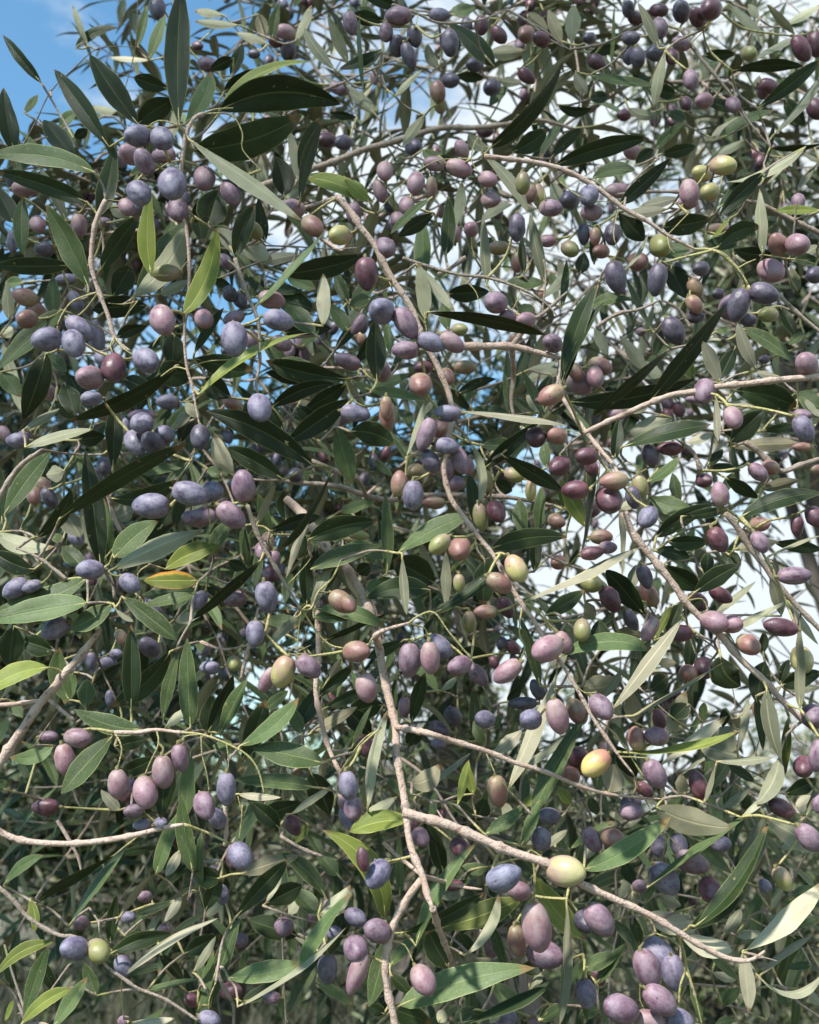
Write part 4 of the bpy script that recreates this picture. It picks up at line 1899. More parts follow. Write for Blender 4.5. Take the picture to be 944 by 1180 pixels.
def catmull(pts, rad, step=0.006):
    n = len(pts)
    if n < 2: return pts, rad
    out, ro = [], []
    for i in range(n - 1):
        p0 = pts[max(i-1, 0)]; p1 = pts[i]; p2 = pts[i+1]; p3 = pts[min(i+2, n-1)]
        k = max(2, int((p2 - p1).length / step))
        for j in range(k):
            t = j / k
            q = 0.5 * ((2*p1) + (p2-p0)*t + (2*p0-5*p1+4*p2-p3)*t*t + (3*p1-p0-3*p2+p3)*t**3)
            out.append(q); ro.append(rad[i] + (rad[i+1] - rad[i]) * t)
    out.append(pts[-1].copy()); ro.append(rad[-1])
    return out, ro
def tube_geo(pts, rad, sides=8, V=None, F=None, UVs=None, knobby=0.0, seed=0):
    V = [] if V is None else V; F = [] if F is None else F
    rr = random.Random(seed)
    off = len(V); n = len(pts); prev = None; node = 0.0; dist = 0.0; nxt = 0.02
    for i, p in enumerate(pts):
        t = (pts[min(i+1, n-1)] - pts[max(i-1, 0)])
        if t.length < 1e-9: t = Vector((0, 0, 1))
        t.normalize()
        if prev is None:
            a = t.cross(Vector((0.3, 0.2, 1))); a = a if a.length > 0.01 else t.cross(Vector((1, 0, 0))); a.normalize()
        else:
            a = prev - t * prev.dot(t); a.normalize()
        prev = a; bb = t.cross(a)
        if i: dist += (p - pts[i-1]).length
        k = 1.0
        if knobby:
            d = abs(dist - nxt)
            if dist > nxt + 0.004: nxt = dist + rr.uniform(0.016, 0.03)
            k += knobby * max(0, 1 - d / 0.0035) + rr.uniform(-0.08, 0.08)
        for s in range(sides):
            an = 2 * math.pi * s / sides
            V.append(p + (a * math.cos(an) + bb * math.sin(an)) * rad[i] * k)
            if UVs is not None: UVs.append((0.25, 0.5))
    for i in range(n - 1):
        for s in range(sides):
            s2 = (s + 1) % sides
            F.append((off + i*sides + s, off + i*sides + s2, off + (i+1)*sides + s2, off + (i+1)*sides + s))
    F.append(tuple(off + s for s in reversed(range(sides)))); F.append(tuple(off + (n-1)*sides + s for s in range(sides)))
    return V, F

SUNV = Vector((math.sin(math.radians(217))*math.cos(math.radians(46)), math.cos(math.radians(217))*math.cos(math.radians(46)), math.sin(math.radians(46))))
NT, NS = 14, 6
def leaf_profile(t, k=1.0):
    w = (math.sin(math.pi * min(1, t ** 0.92))) ** 0.78 if 0 < t < 1 else 0
    return max(w, 0.03 if t < 0.5 else 0.0)
def leaf_geo(center, widths, side, nup, fold, thick, wav=0.0, ph=0.0):
    """centre line points, half widths, per-point side and up vectors -> closed thin leaf (upper and under skins)."""
    V, F, UV, MI = [], [], [], []
    n = len(center)
    for skin in (1, -1):
        off = len(V)
        for i in range(n):
            t = i / (n - 1)
            for j in range(NS + 1):
                s = -1 + 2 * j / NS
                hw = widths[i]
                z = fold * hw * (abs(s) ** 1.3) - 0.35 * fold * hw * (abs(s) ** 6)
                z += wav * hw * math.sin(ph + t * 9 + s * 0.8) * abs(s)
                zz = z + skin * thick * (1 - abs(s) ** 3) * min(1, hw / 0.002)
                V.append(center[i] + side[i] * (s * hw) + nup[i] * zz); UV.append((j / NS, t))
        for i in range(n - 1):
            for j in range(NS):
                a = off + i*(NS+1) + j
                q = (a, a + 1, a + NS + 2, a + NS + 1)
                F.append(q if skin > 0 else tuple(reversed(q))); MI.append(0 if skin > 0 else 1)
    return V, F, UV, MI

# unit leaves for the branches further back (along +Y, upper side +Z, length 1, width about 0.2)
def unit_leaf(rr, mats, nm, simple=False):
    n = 9 if simple else NT
    c, w, sd, nu = [], [], [], []
    bx = rr.uniform(-0.10, 0.10); bz = rr.uniform(-0.16, 0.10); tw = rr.uniform(-0.5, 0.5); wd = rr.uniform(0.064, 0.098)
    for i in range(n):
        t = i / (n-1)
        c.append(Vector((bx * math.sin(math.pi*t), t, bz * t * t + 0.06*math.sin(math.pi*t)))); w.append(wd * leaf_profile(t))
        an = tw * (t - 0.3); sd.append(Vector((math.cos(an), 0, math.sin(an)))); nu.append(Vector((-math.sin(an), 0, math.cos(an))))
    V, F, UV, MI = leaf_geo(c, w, sd, nu, rr.uniform(0.15, 0.5), 0.004, 0.08, rr.uniform(0, 6))
    me = bpy.data.meshes.new(nm); me.from_pydata(V, [], F)
    for mt in mats: me.materials.append(mt)
    me.polygons.foreach_set('use_smooth', [True]*len(F)); me.polygons.foreach_set('material_index', MI)
    ul = me.uv_layers.new(name='uv'); idx = np.zeros(len(me.loops), dtype=np.int32); me.loops.foreach_get('vertex_index', idx)
    ul.data.foreach_set('uv', np.asarray(UV, dtype=np.float32)[idx].ravel()); me.update()
    return me

# olive bodies: unit mesh along Z (stalk end at +Z, radius 1 across, half length 1 -> scaled by the object)
def olive_mesh(rr, key, dry=0.0):
    nu_, nv_ = 20, 16
    V, F = [], []
    ax = rr.uniform(-0.08, 0.08); tip = rr.uniform(0.03, 0.10); ph = rr.uniform(0, 6); wr = dry
    V.append(Vector((0, 0, 0.93)))
    for j in range(1, nv_):
        th = math.pi * j / nv_; z = math.cos(th); r = math.sin(th) ** 0.94
        r *= 1 + ax * z
        if z > 0.9: z -= (z - 0.9) * 0.75
        if z < -0.75: z -= tip * ((-z - 0.75) / 0.25) ** 2
        for i in range(nu_):
            a = 2 * math.pi * i / nu_
            k = 1 + 0.025 * math.sin(2*a + ph) + 0.02 * math.sin(3*a + ph*2 + z*2)
            if wr: k *= 1 + wr * (math.sin(5*a + 3*math.sin(4*z + ph)) * 0.5 + math.sin(7*z + 2*a) * 0.5)
            V.append(Vector((r*k*math.cos(a), r*k*math.sin(a), z)))
    V.append(Vector((0, 0, -1 - tip)))
    for i in range(nu_): F.append((0, 1 + i, 1 + (i+1) % nu_))
    for j in range(nv_ - 2):
        for i in range(nu_):
            a = 1 + j*nu_ + i; b2 = 1 + j*nu_ + (i+1) % nu_
            F.append((a, a + nu_, b2 + nu_, b2))
    o = 1 + (nv_-2)*nu_; e = len(V) - 1
    for i in range(nu_): F.append((o + i, e, o + (i+1) % nu_))
    me = bpy.data.meshes.new('olive'); me.from_pydata(V, [], F); me.materials.append(OM[key])
    me.polygons.foreach_set('use_smooth', [True]*len(F)); me.update()
    return me
OLIVES = {k: [olive_mesh(random.Random(hash_ * 17 + v), k, 0.06 if (k in 'Ddk' and v == 1) else 0.012) for v in range(3)] for hash_, k in enumerate(sorted(OC))}

# ------------------------------------------------------------------ read the survey of the branches
XZ = {0: (-99, 225), 200: (225, 425), 400: (425, 625), 600: (625, 797), 744: (797, 1100)}
YZ = {0: (-99, 240), 230: (240, 470), 460: (470, 700), 690: (700, 935), 930: (935, 1300)}
olives, leaves, stems = [], [], []
tx = ty = 0; sc = 3.776
for ln in SURVEY.strip().splitlines():
    f = ln.split()
    if not f: continue
    if f[0] == 'T':
        tx, ty = float(f[1]), float(f[2]); sc = float(f[3]) if len(f) > 3 else 3.776
        zx = XZ[int(tx)]; zy = YZ[int(ty)]
    elif f[0] == 'o':
        x, y, rl, rs, an = map(float, f[1:6])
        if rs < 12: continue
        olives.append(dict(x=tx + x/sc, y=ty + y/sc, rl=rl/sc, rs=rs/sc, an=an, T=(tx, ty), c=f[6], z=float(f[7])))
    elif f[0] == 'l':
        a, b_, c_, d_, w, bd = map(float, f[1:7])
        if w < 15: continue
        leaves.append(dict(x0=tx + a/sc, y0=ty + b_/sc, x1=tx + c_/sc, y1=ty + d_/sc, w=w/sc, bd=bd/sc, T=(tx, ty), t=f[7], z=float(f[8])))
    elif f[0] == 's':
        if f[4] != 'gr' and float(f[3]) >= 0.8: continue
        pts = [(tx + float(f[i])/sc, ty + float(f[i+1])/sc) for i in range(5, len(f) - 1, 2)]
        stems.append(dict(id=f[1], z=float(f[2]), z1=float(f[2]), r=float(f[3]), r1=float(f[3]) * 0.75, c=f[4], pts=pts))
    elif f[0] == 'w':
        pts = [(float(f[i]), float(f[i+1])) for i in range(7, len(f) - 1, 2)]
        stems.append(dict(id=f[1], z=float(f[2]), z1=float(f[3]), r=float(f[4]), r1=float(f[5]), c=f[6], pts=pts))
# duplicates from the overlap of the survey tiles
uo = []
for o in olives:
    if all(math.dist((o['x'], o['y']), (q['x'], q['y'])) > 0.42 * (o['rs'] + q['rs']) or q['T'] == o['T'] or abs(o['z'] - q['z']) > 1.5 for q in uo): uo.append(o)
olives = uo
def seglen(l): return math.dist((l['x0'], l['y0']), (l['x1'], l['y1']))
ul_ = []
for l in sorted(leaves, key=lambda q: -seglen(q)):
    ok = True; L1 = seglen(l); mx, my = (l['x0']+l['x1'])/2, (l['y0']+l['y1'])/2
    for q in ul_:
        L2 = seglen(q); dx, dy = (q['x1']-q['x0'])/L2, (q['y1']-q['y0'])/L2
        if abs(q['z'] - l['z']) > 2 or q['T'] == l['T']: continue
        cr = abs((l['x1']-l['x0'])/L1*dy - (l['y1']-l['y0'])/L1*dx)
        if cr > 0.28: continue
        al = (mx-q['x0'])*dx + (my-q['y0'])*dy; pe = abs((mx-q['x0'])*dy - (my-q['y0'])*dx)
        if -4 < al < L2 + 4 and pe < 0.42 * max(q['w'], 14): ok = False; break
    if ok: ul_.append(l)
leaves = ul_

# ------------------------------------------------------------------ join stems of one branch into continuous lines
UNIT = 0.00130
for s in stems:
    n = len(s['pts'])
    s['p'] = []
    for i, (x, y) in enumerate(s['pts']):
        zl = s['z'] + (s['z1']-s['z']) * i/(n-1)
        near = 0.010 if s['c'] == 'gr' else 0.006 + (0.016 * max(0, min(1, 1.9 - zl)) if s['r'] >= 1.1 else 0)
        s['p'].append(P3(x, y, depth(zl) - near))
    k = 0.72 if s['c'] == 'gr' else 1.0
    s['rad'] = [k * (s['r'] + (s['r1']-s['r']) * i/(n-1)) for i in range(n)]
for s in stems:
    if s['c'] != 'gr' and len(s['rad']) > 3 and 4 < s['pts'][-1][0] < 940 and s['pts'][-1][1] < 1176: s['rad'][-1] *= 0.55; s['rad'][-2] *= 0.85
thick = [s for s in stems if s['c'] != 'gr']
# side shoots and stalks start on the stem they grow from
for s in stems:
    for end in (0, -1):
        if s['c'] != 'gr' and s['r'] > 1.9: continue
        e = s['pts'][end]; best = None
        for q in (thick if s['c'] != 'gr' else stems):
            if q is s or q['id'] != s['id'] or q['r'] < s['r'] * 0.95: continue
            for k, p in enumerate(q['pts']):
                dd = math.dist(e, p)
                if dd < 16 and (best is None or dd < best[0]): best = (dd, q['p'][k])
        if best: s['p'][end] = best[1].copy(); break

# ------------------------------------------------------------------ leaves and olives in space
def toward(p): v = CAMLOC - p; v.normalize(); return v
E = []       # elements to attach: (base point, kind, data)
rr = random.Random(11)
for o in olives:
    d = depth(o['z']) + rr.uniform(-0.005, 0.005) - (0.02 if o['z'] < 1.5 else 0.004); o['d'] = d
for it in range(40):          # no two olives inside each other
    mv = False
    for i in range(len(olives)):
        a = olives[i]
        for j in range(i+1, len(olives)):
            b_ = olives[j]
            if abs(a['x']-b_['x']) > 50 or abs(a['y']-b_['y']) > 50: continue
            k = MPP((a['d'] + b_['d'])/2)
            s2 = math.dist((a['x'], a['y']), (b_['x'], b_['y'])) * k
            need = (a['rs'] + b_['rs']) * k * 1.02
            if s2 < need and abs(a['d']-b_['d']) < math.sqrt(need**2 - s2**2):
                gap = math.sqrt(need**2 - s2**2) - abs(a['d']-b_['d']) + 0.0003
                hi = b_ if b_['d'] >= a['d'] else a; lo = a if hi is b_ else b_
                hi['d'] += gap * 0.7; lo['d'] -= gap * 0.3; mv = True
    if not mv: break
sp_all = [p for s in stems for p in s['p']]
SPA = np.array([tuple(p) for p in sp_all])
SPX = np.array([PIX(p)[:2] for p in sp_all])
for o in olives:
    d = o['d']; k = MPP(d); c = P3(o['x'], o['y'], d)
    S = o['rs'] * k * 0.94; Lr = max(o['rl'] * k, 1.40 * S)
    ratio = ((o['rl']*k)**2 - S*S) / max(Lr*Lr - S*S, 1e-12)
    tilt = math.acos(math.sqrt(min(1, max(0.0, ratio))))
    tilt = min(tilt, 1.25) * rr.choice((-1, 1))
    an = math.radians(o['an']); ax = RIGHT * math.cos(an) - UP * math.sin(an)
    # the stalk end is the one that looks towards a stem, or upwards
    e1 = (o['x'] + math.cos(an)*o['rl'], o['y'] + math.sin(an)*o['rl']); e2 = (2*o['x'] - e1[0], 2*o['y'] - e1[1])
    m1 = np.min(np.hypot(SPX[:, 0]-e1[0], SPX[:, 1]-e1[1])) + 0.5*e1[1]; m2 = np.min(np.hypot(SPX[:, 0]-e2[0], SPX[:, 1]-e2[1])) + 0.5*e2[1]
    if m2 < m1: ax = -ax
    v = toward(c); a3 = (ax * math.cos(tilt) + (-v) * math.sin(abs(tilt))).normalized()
    o['axis'] = a3; o['S'] = S; o['L'] = Lr; o['c3'] = c
    E.append(['o', c + a3 * Lr * 0.93, o])
UPT = 'dmya'
for l in leaves:
    d0 = depth(l['z']) + rr.uniform(-0.004, 0.012) + 0.012
    Lp = seglen(l); k = MPP(d0); Lm = Lp * k
    slope = rr.uniform(-0.28, 0.28) * (0.4 if Lp > 70 else 1)
    b3 = P3(l['x0'], l['y0'], d0); t3 = P3(l['x1'], l['y1'], d0 + slope * Lm)
    l['b3'] = b3; l['t3'] = t3; l['k'] = k; l['Lm'] = (t3 - b3).length
    E.append(['l', b3, l])

# attach everything to the nearest wood, growing fine twigs where none was seen
pts = list(sp_all); own = []; 
for si, s in enumerate(stems): own += [s['id']] * len(s['p'])
PA = np.array([tuple(p) for p in pts]); OW = list(own); prad = [0]*len(OW)
rem = list(range(len(E))); EB = np.array([tuple(e[1]) for e in E])
best = np.full(len(E), 9.0); bi = np.zeros(len(E), dtype=int)
def upd(newp, base):
    global best, bi
    D = np.linalg.norm(EB[:, None, :] - newp[None, :, :], axis=2)
    j = D.argmin(axis=1); v = D[np.arange(len(EB)), j]
    m = v < best; best[m] = v[m]; bi[m] = j[m] + base
for c0 in range(0, len(PA), 400): upd(PA[c0:c0+400], c0)
done = np.zeros(len(E), bool); plist = [Vector(p) for p in PA]
for _ in range(len(E)):
    tmp = np.where(done, 99, best); i = int(tmp.argmin()); done[i] = True
    a = plist[bi[i]]; b0 = E[i][1]; dist = (b0 - a).length
    E[i] += [OW[bi[i]], a, dist]
    mid = (a + b0)/2 + FWD * min(0.012, dist * 0.2) + Vector((rr.uniform(-1, 1), 0, rr.uniform(-1, 1))) * dist * 0.10
    path, _r = catmull([a, mid, b0], [1, 1, 1], 0.005); E[i].append(path)
    add = [path[q] for q in range(2, len(path)-1, 2)] if dist > 0.015 else []
    if E[i][0] == 'l' or add == []: add = add + [b0]
    base = len(plist); plist += add; OW += [E[i][3]] * len(add)
    if add: upd(np.array([tuple(p) for p in add]), base)

# ------------------------------------------------------------------ the branches as things
INFO = {
 'A': 'long straight olive shoot hanging at upper left from a tight bunch of blue olives',
 'E': 'pale stemmed olive branch by the left edge, bluish olives around one shiny maroon olive',
 'G': 'short bending olive shoot ending in a single long blue olive that hangs straight down',
 'K': 'leafy olive shoot at left with a star of leaves between two small dark round olives',
 'O': 'olive branch with forked bare stem at the left edge, one flower-topped olive below',
 'I': 'arching thin twig at lower left hung with pink olives, two blue ones at its end',
 'S': 'bare pale twig running level across the dark lower left corner',
 'T': 'low olive twig at bottom left with one violet and one green olive side by side',
 'U': 'thin drooping olive twigs at the bottom edge left of the thick forked stem',
 'L': 'brown zigzag olive shoot left of centre ending in a cream olive between purple ones',
 'B': 'thick forked tan olive branch climbing the lower middle with plump mauve olives to its right',
 'C': 'long diagonal olive branch through the centre crowded with purple and rose olives',
 'H': 'level thick olive limb right of the centre with bright sky gaps beneath it',
 'D': 'upper right olive branch slanting down to two big dark olives under its yellow tip',
 'J': 'olive branch right of centre that carries the cluster of shiny cracked maroon olives',
 'M': 'straight brown olive branch slanting to the lower right edge in front of bright sky',
 'N': 'short olive branch at the right edge, one pointed purple olive lying level against white sky',
 'P': 'dark thick olive limb running level behind the leaves near the top',
 'Q': 'olive branch at the top edge with a bunch of purple olives hanging under it',
 'R': 'bare straight olive shoot at the top right with maroon and dusky olives against the sky',
 'sky1': 'thin dark olive twigs against the open blue sky of the top left corner',
}
THINGS = {}
def thing(name, label, cat, loc, group=None):
    o = bpy.data.objects.new(name, None); COL.objects.link(o); o.empty_display_size = 0.02
    o.location = loc; o['label'] = label; o['category'] = cat
    if group: o['group'] = group
    return o
for bid in INFO:
    ss = [s for s in stems if s['id'] == bid]
    if not ss: print('no stems', bid); continue
    main = max(ss, key=lambda s: s['r'] * len(s['p']))
    THINGS[bid] = thing('olive_branch', INFO[bid], 'olive branch', main['p'][0], 'fruiting olive branches in the foreground')
for si, s in enumerate(stems):
    root = THINGS[s['id']]; o0 = root.location
    p, r = catmull([q - o0 for q in s['p']], [x * UNIT for x in s['rad']], 0.003)
    V, F = tube_geo(p, r, 10, knobby=0.42 if s['c'] != 'gr' else 0.10, seed=si)
    nm = 'fruit_stalk' if s['c'] == 'gr' else ('stem' if s['r'] >= 1.0 else 'twig')
    mesh_obj(nm, V, F, [SM[s['c']]], root)

def build_leaf(l, root, path):
    o0 = l['b3']; V3 = toward(l['b3'])
    a = (l['t3'] - l['b3']); Lm = a.length; a.normalize()
    u = a.cross(V3).normalized(); nc = u.cross(a).normalized()
    if nc.dot(V3) < 0: nc = -nc; u = -u
    up_cam = l['t'] in UPT
    wapp = l['w'] * l['k'] * 0.92; wr = max(wapp * 1.03, min(0.20 * Lm, 0.017), 0.007)
    roll = math.acos(min(1, wapp / wr)) if wapp < wr else 0.0
    roll = min(roll, 1.25)
    roll += rr.uniform(0, 0.12) + (0.22 if l['t'] in 'mspya' and roll < 0.5 else 0); sg = rr.choice((-1, 1))
    lit = lambda q: (Quaternion(a, q) @ nc).dot(SUNV)
    if l['t'] in 'mspya': sg = 1 if lit(roll) >= lit(-roll) else -1
    elif l['t'] == 'd' and rr.random() < 0.6: sg = 1 if lit(roll) < lit(-roll) else -1
    roll *= sg
    R = Quaternion(a, roll)
    # bow in the picture plane: + is downwards / rightwards
    sperp = Vector((0, 0, 0)); dx, dy = l['x1']-l['x0'], l['y1']-l['y0']
    px, py = -dy, dx
    if (abs(py) > abs(px) * 0.35 and py < 0) or (abs(py) <= abs(px) * 0.35 and px < 0): px, py = -px, -py
    q = math.hypot(px, py); sperp = (RIGHT * px/q - UP * py/q)
    bow = l['bd'] * l['k'] + rr.uniform(-0.03, 0.03) * Lm
    dep = rr.uniform(-0.05, 0.07) * Lm; tw = rr.uniform(-0.55, 0.55)
    c, w, sd, nu = [], [], [], []
    off2 = rr.uniform(0.8, 1.25)
    for i in range(NT + 3):
        t = i / (NT + 2)
        c.append(a * (Lm * t) + sperp * bow * 4*t*(1-t) + nc * dep * 4*t*(1-t)); w.append(0.5 * wr * leaf_profile(t ** off2) * (1 + 0.05 * math.sin(t * 17 + off2 * 50) * math.sin(t * 7 + Lm * 900)))
    for i in range(len(c)):
        tg = (c[min(i+1, len(c)-1)] - c[max(i-1, 0)]).normalized()
        Rt = Quaternion(a, roll + tw * (i/(len(c)-1) - 0.5))
        uu = Rt @ u; uu = (uu - tg * uu.dot(tg)).normalized(); nn = uu.cross(tg)
        if nn.dot(Rt @ nc) < 0: nn = -nn
        if not up_cam: nn = -nn
        sd.append(uu); nu.append(nn)
    # orientation of faces follows side x along = up
    if sd[0].cross(a).dot(nu[0]) < 0: sd = [-x for x in sd]
    V, F, UV, MI = leaf_geo(c, w, sd, nu, rr.uniform(0.10, 0.42), 0.00018, rr.uniform(0.02, 0.10), rr.uniform(0, 6))
    F = [f for f in F]
    # a short leaf stalk, part of the leaf
    pp = [x - o0 for x in path]
    pr = [0.0008 + 0.0002 * (1 - i/(len(pp)-1)) for i in range(len(pp))]
    if l['stalk']:
        n0 = len(F); tube_geo(pp + [c[1], c[2]], pr + [0.0006, 0.0003], 6, V, F, UV); MI += [2] * (len(F) - n0)
    m0, m1 = (UPPER if up_cam else UNDER)[l['t']]
    return mesh_obj('leaf', V, F, [LM[m0], LM[m1], SM['gr']], root, o0 - root.location, UV, MI)

cnt = {}
order = sorted(range(len(E)), key=lambda i: -(seglen(E[i][2]) * 1.0 if E[i][0] == 'l' else 999))
for i in order:
    kind, b0, dt, bid, a, dist, path = E[i]
    root = THINGS[bid]; key = (bid, kind); cnt[key] = cnt.get(key, 0) + 1
    if dist > 0.016:
        pr = [0.0011 - 0.0004 * q/(len(path)-1) for q in range(len(path))]
        cut = max(2, int(len(path) * 0.8))
        V, F = tube_geo([p - root.location for p in path[:cut+1]], pr[:cut+1], 7, knobby=0.15, seed=i)
        mesh_obj('twig', V, F, [SM['wd' if kind == 'l' else 'gr']], root)
        path = path[cut-1:] if cut < len(path) else path[-2:]
    if kind == 'l':
        dt['stalk'] = len(path) > 1
        build_leaf(dt, root, path)
    else:
        o = dt; vs = OLIVES[o['c']]; me = vs[rr.randrange(3)]
        ob = bpy.data.objects.new('olive', me); COL.objects.link(ob); ob.parent = root
        ob.location = o['c3'] - root.location
        qz = o['axis'].to_track_quat('Z', 'Y') @ Quaternion((0, 0, 1), rr.uniform(0, 6.28))
        ob.rotation_mode = 'QUATERNION'; ob.rotation_quaternion = qz; ob.scale = (o['S'], o['S'], o['L'])
        M = Matrix.LocRotScale(ob.location, qz, ob.scale).inverted()
        tip = b0 + o['axis'] * 0.002
        pw = [p - root.location for p in (path[:-1] + [tip, b0 - o['axis']*0.0012])]
        pr = [0.0007] * (len(pw) - 2) + [0.0010, 0.0018]
        V, F = tube_geo(pw, pr, 7)
        V = [M @ v for v in V]
        mesh_obj('stalk', V, F, [SM['gr']], ob)
        if o['c'] == 'D':      # dew drops on the skin
            V, F = [], []
            for _q in range(22):
                th = rr.uniform(0, 6.28); z = rr.uniform(-0.8, 0.8); r = math.sqrt(1-z*z)
                cc = Vector((r*math.cos(th), r*math.sin(th), z)); rad = rr.uniform(0.05, 0.13)
                off = len(V)
                for jj in range(5):
                    for ii in range(8):
                        t1 = math.pi*jj/4; a1 = 2*math.pi*ii/8
                        V.append(cc + Vector((math.sin(t1)*math.cos(a1), math.sin(t1)*math.sin(a1), math.cos(t1))) * rad)
                for jj in range(4):
                    for ii in range(8): F.append((off+jj*8+ii, off+(jj+1)*8+ii, off+(jj+1)*8+(ii+1)%8, off+jj*8+(ii+1)%8))
            mesh_obj('dew_drops', V, F, [DEW], ob)
print('foreground', cnt)

# ------------------------------------------------------------------ branches further back
rb = random.Random(5)
UL = {t: [unit_leaf(rb, [LM[{'s': 'd', 'p': 'm', 'o': 'd'}.get(t, t)], LM[{'d': 's', 'm': 's', 'y': 's', 's': 's', 'p': 'p', 'o': 'o'}[t]], SM['gr']], 'leaf', True) for _ in range(5)] for t in 'dmypso'}
def put_leaf(root, pos, direction, up, L, tones):
    t = rb.choice(tones); me = rb.choice(UL[t])
    y = direction.normalized(); z = up - y * up.dot(y)
    if z.length < 0.05: z = y.orthogonal()
    z.normalize(); x = y.cross(z)
    ob = bpy.data.objects.new('leaf', me); COL.objects.link(ob); ob.parent = root
    ob.rotation_mode = 'QUATERNION'; ob.rotation_quaternion = Matrix((x, y, z)).transposed().to_quaternion()
    ob.location = pos - root.location; ob.scale = (L * rb.uniform(0.85, 1.2), L, L)
def put_olive(root, pos, c, s):
    ob = bpy.data.objects.new('olive', rb.choice(OLIVES[c])); COL.objects.link(ob); ob.parent = root
    ax = Vector((rb.uniform(-.5, .5), rb.uniform(-.5, .5), 1)).normalized()
    ob.rotation_mode = 'QUATERNION'; ob.rotation_quaternion = ax.to_track_quat('Z', 'Y')
    ob.scale = (s, s, s * rb.uniform(1.35, 1.6)); ob.location = pos - root.location
    return ax * s * 1.3
def back_branch(px, py, d, nst, nleaf, nol, label, tones, ocol, group, spread=1.0):
    c0 = P3(px, py, d)
    side = -1 if px > 472 else 1
    base = c0 + Vector((rb.uniform(-0.18, 0.18), rb.uniform(0.02, 0.12), rb.uniform(0.05, 0.2)))
    root = thing('olive_branch', label, 'olive branch', base, group)
    nl = no = 0
    for k in range(nst):
        dr = Vector((rb.uniform(-1, 1), rb.uniform(-0.35, 0.25), rb.uniform(-1.0, 0.25))).normalized()
        p = base.copy() if k == 0 else base + Vector((rb.uniform(-.12, .12), rb.uniform(-.05, .05), rb.uniform(-.12, .12)))
        st = [base.copy(), (base + p) / 2 + Vector((0, 0.01, 0.008))] if k else []
        ln = rb.uniform(0.20, 0.34) * spread * (0.7 + 0.3 * d); n = 9; pts_ = st + [p.copy()]
        for i in range(n):
            dr = (dr + Vector((rb.uniform(-.22, .22), rb.uniform(-.12, .12), rb.uniform(-.22, .16)))).normalized()
            p = p + dr * (ln / n); pts_.append(p.copy())
        r0 = rb.uniform(0.0012, 0.0026)
        rad = [r0 * (1 - 0.6 * i/(len(pts_)-1)) for i in range(len(pts_))]
        q, r = catmull([x - base for x in pts_], rad, 0.012)
        V, F = tube_geo(q, r, 7, knobby=0.2, seed=k); mesh_obj('stem', V, F, [SM[rb.choice(('wd', 'wd', 'pk', 'dk'))]], root)
        m_ = max(1, nleaf // nst // 2)
        for i in range(m_):
            t = (i + 0.7) / m_; f = t * (len(q) - 1); i0 = min(int(f), len(q)-2); pos = base + q[i0].lerp(q[i0+1], f - i0)
            tg = (q[i0+1] - q[i0]).normalized(); an = rb.uniform(0, 3.14)
            o1 = tg.orthogonal().normalized(); o1 = Quaternion(tg, an) @ o1
            for s in (1, -1):
                dl = (tg * rb.uniform(0.5, 1.1) + o1 * s + Vector((0, 0, rb.uniform(-0.4, 0.15)))).normalized()
                put_leaf(root, pos, dl, Vector((rb.uniform(-.5, .5), rb.uniform(-.9, .3), 1)), rb.uniform(0.050, 0.084), tones); nl += 1
        for i in range(max(0, nol // nst)):
            if i % 3 == 0:
                f = rb.uniform(0.1, 0.95) * (len(q)-1); at = base + q[int(f)]
            pos = at + Vector((rb.uniform(-.018, .018), rb.uniform(-.018, .012), rb.uniform(-.045, -.014)))
            e = put_olive(root, pos, rb.choice(ocol), rb.uniform(0.0056, 0.0070))
            V, F = tube_geo(catmull([at - base, (at + pos + e)/2 - base + Vector((0, 0, 0.004)), pos + e*0.9 - base], [0.0008, 0.0007, 0.0009], 0.006)[0] , [0.0008]*99, 5)
            mesh_obj('fruit_stalk', V, F, [SM['gr']], root)
    return root
ROWS = ['at the very top', 'in the upper part', 'at mid height', 'in the lower part', 'near the bottom']
COLS = ['at the left edge', 'left of centre', 'in the middle', 'right of centre', 'at the right edge']
LOOK = {'left': 'dmdsd', 'right': 'dsmod'}
dens = [[0.05, 1.05, 1.08, 1.05, 1.0],
        [1.0, 1.0, .8, .75, .6],
        [1.0, 1.0, .85, .7, .6],
        [1.0, .9, .9, .9, .6],
        [.8, .8, .9, .9, .9]]
for ri in range(5):
    for ci in range(5):
        px = 94 + 189 * ci; py = 118 + 236 * ri; dn = dens[ri][ci]
        nl = int(92 * dn)
        no = int((13 if ri < 4 and ci > 0 else 8) * dn)
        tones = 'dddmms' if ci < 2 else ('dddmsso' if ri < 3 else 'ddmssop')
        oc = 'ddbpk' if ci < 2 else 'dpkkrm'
        if nl > 12:
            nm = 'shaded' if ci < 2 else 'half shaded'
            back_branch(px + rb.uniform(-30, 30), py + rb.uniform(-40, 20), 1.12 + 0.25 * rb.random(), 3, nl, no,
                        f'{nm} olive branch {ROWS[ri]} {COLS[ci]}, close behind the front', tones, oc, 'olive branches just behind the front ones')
            back_branch(px + rb.uniform(-40, 40), py + rb.uniform(-60, 40), 1.5 + 0.5 * rb.random(), 4, nl, no // 2,
                        f'softly blurred olive branch deep in the tree, {ROWS[ri]} {COLS[ci]}', tones, oc, 'blurred olive branches deep in the tree', 1.25)

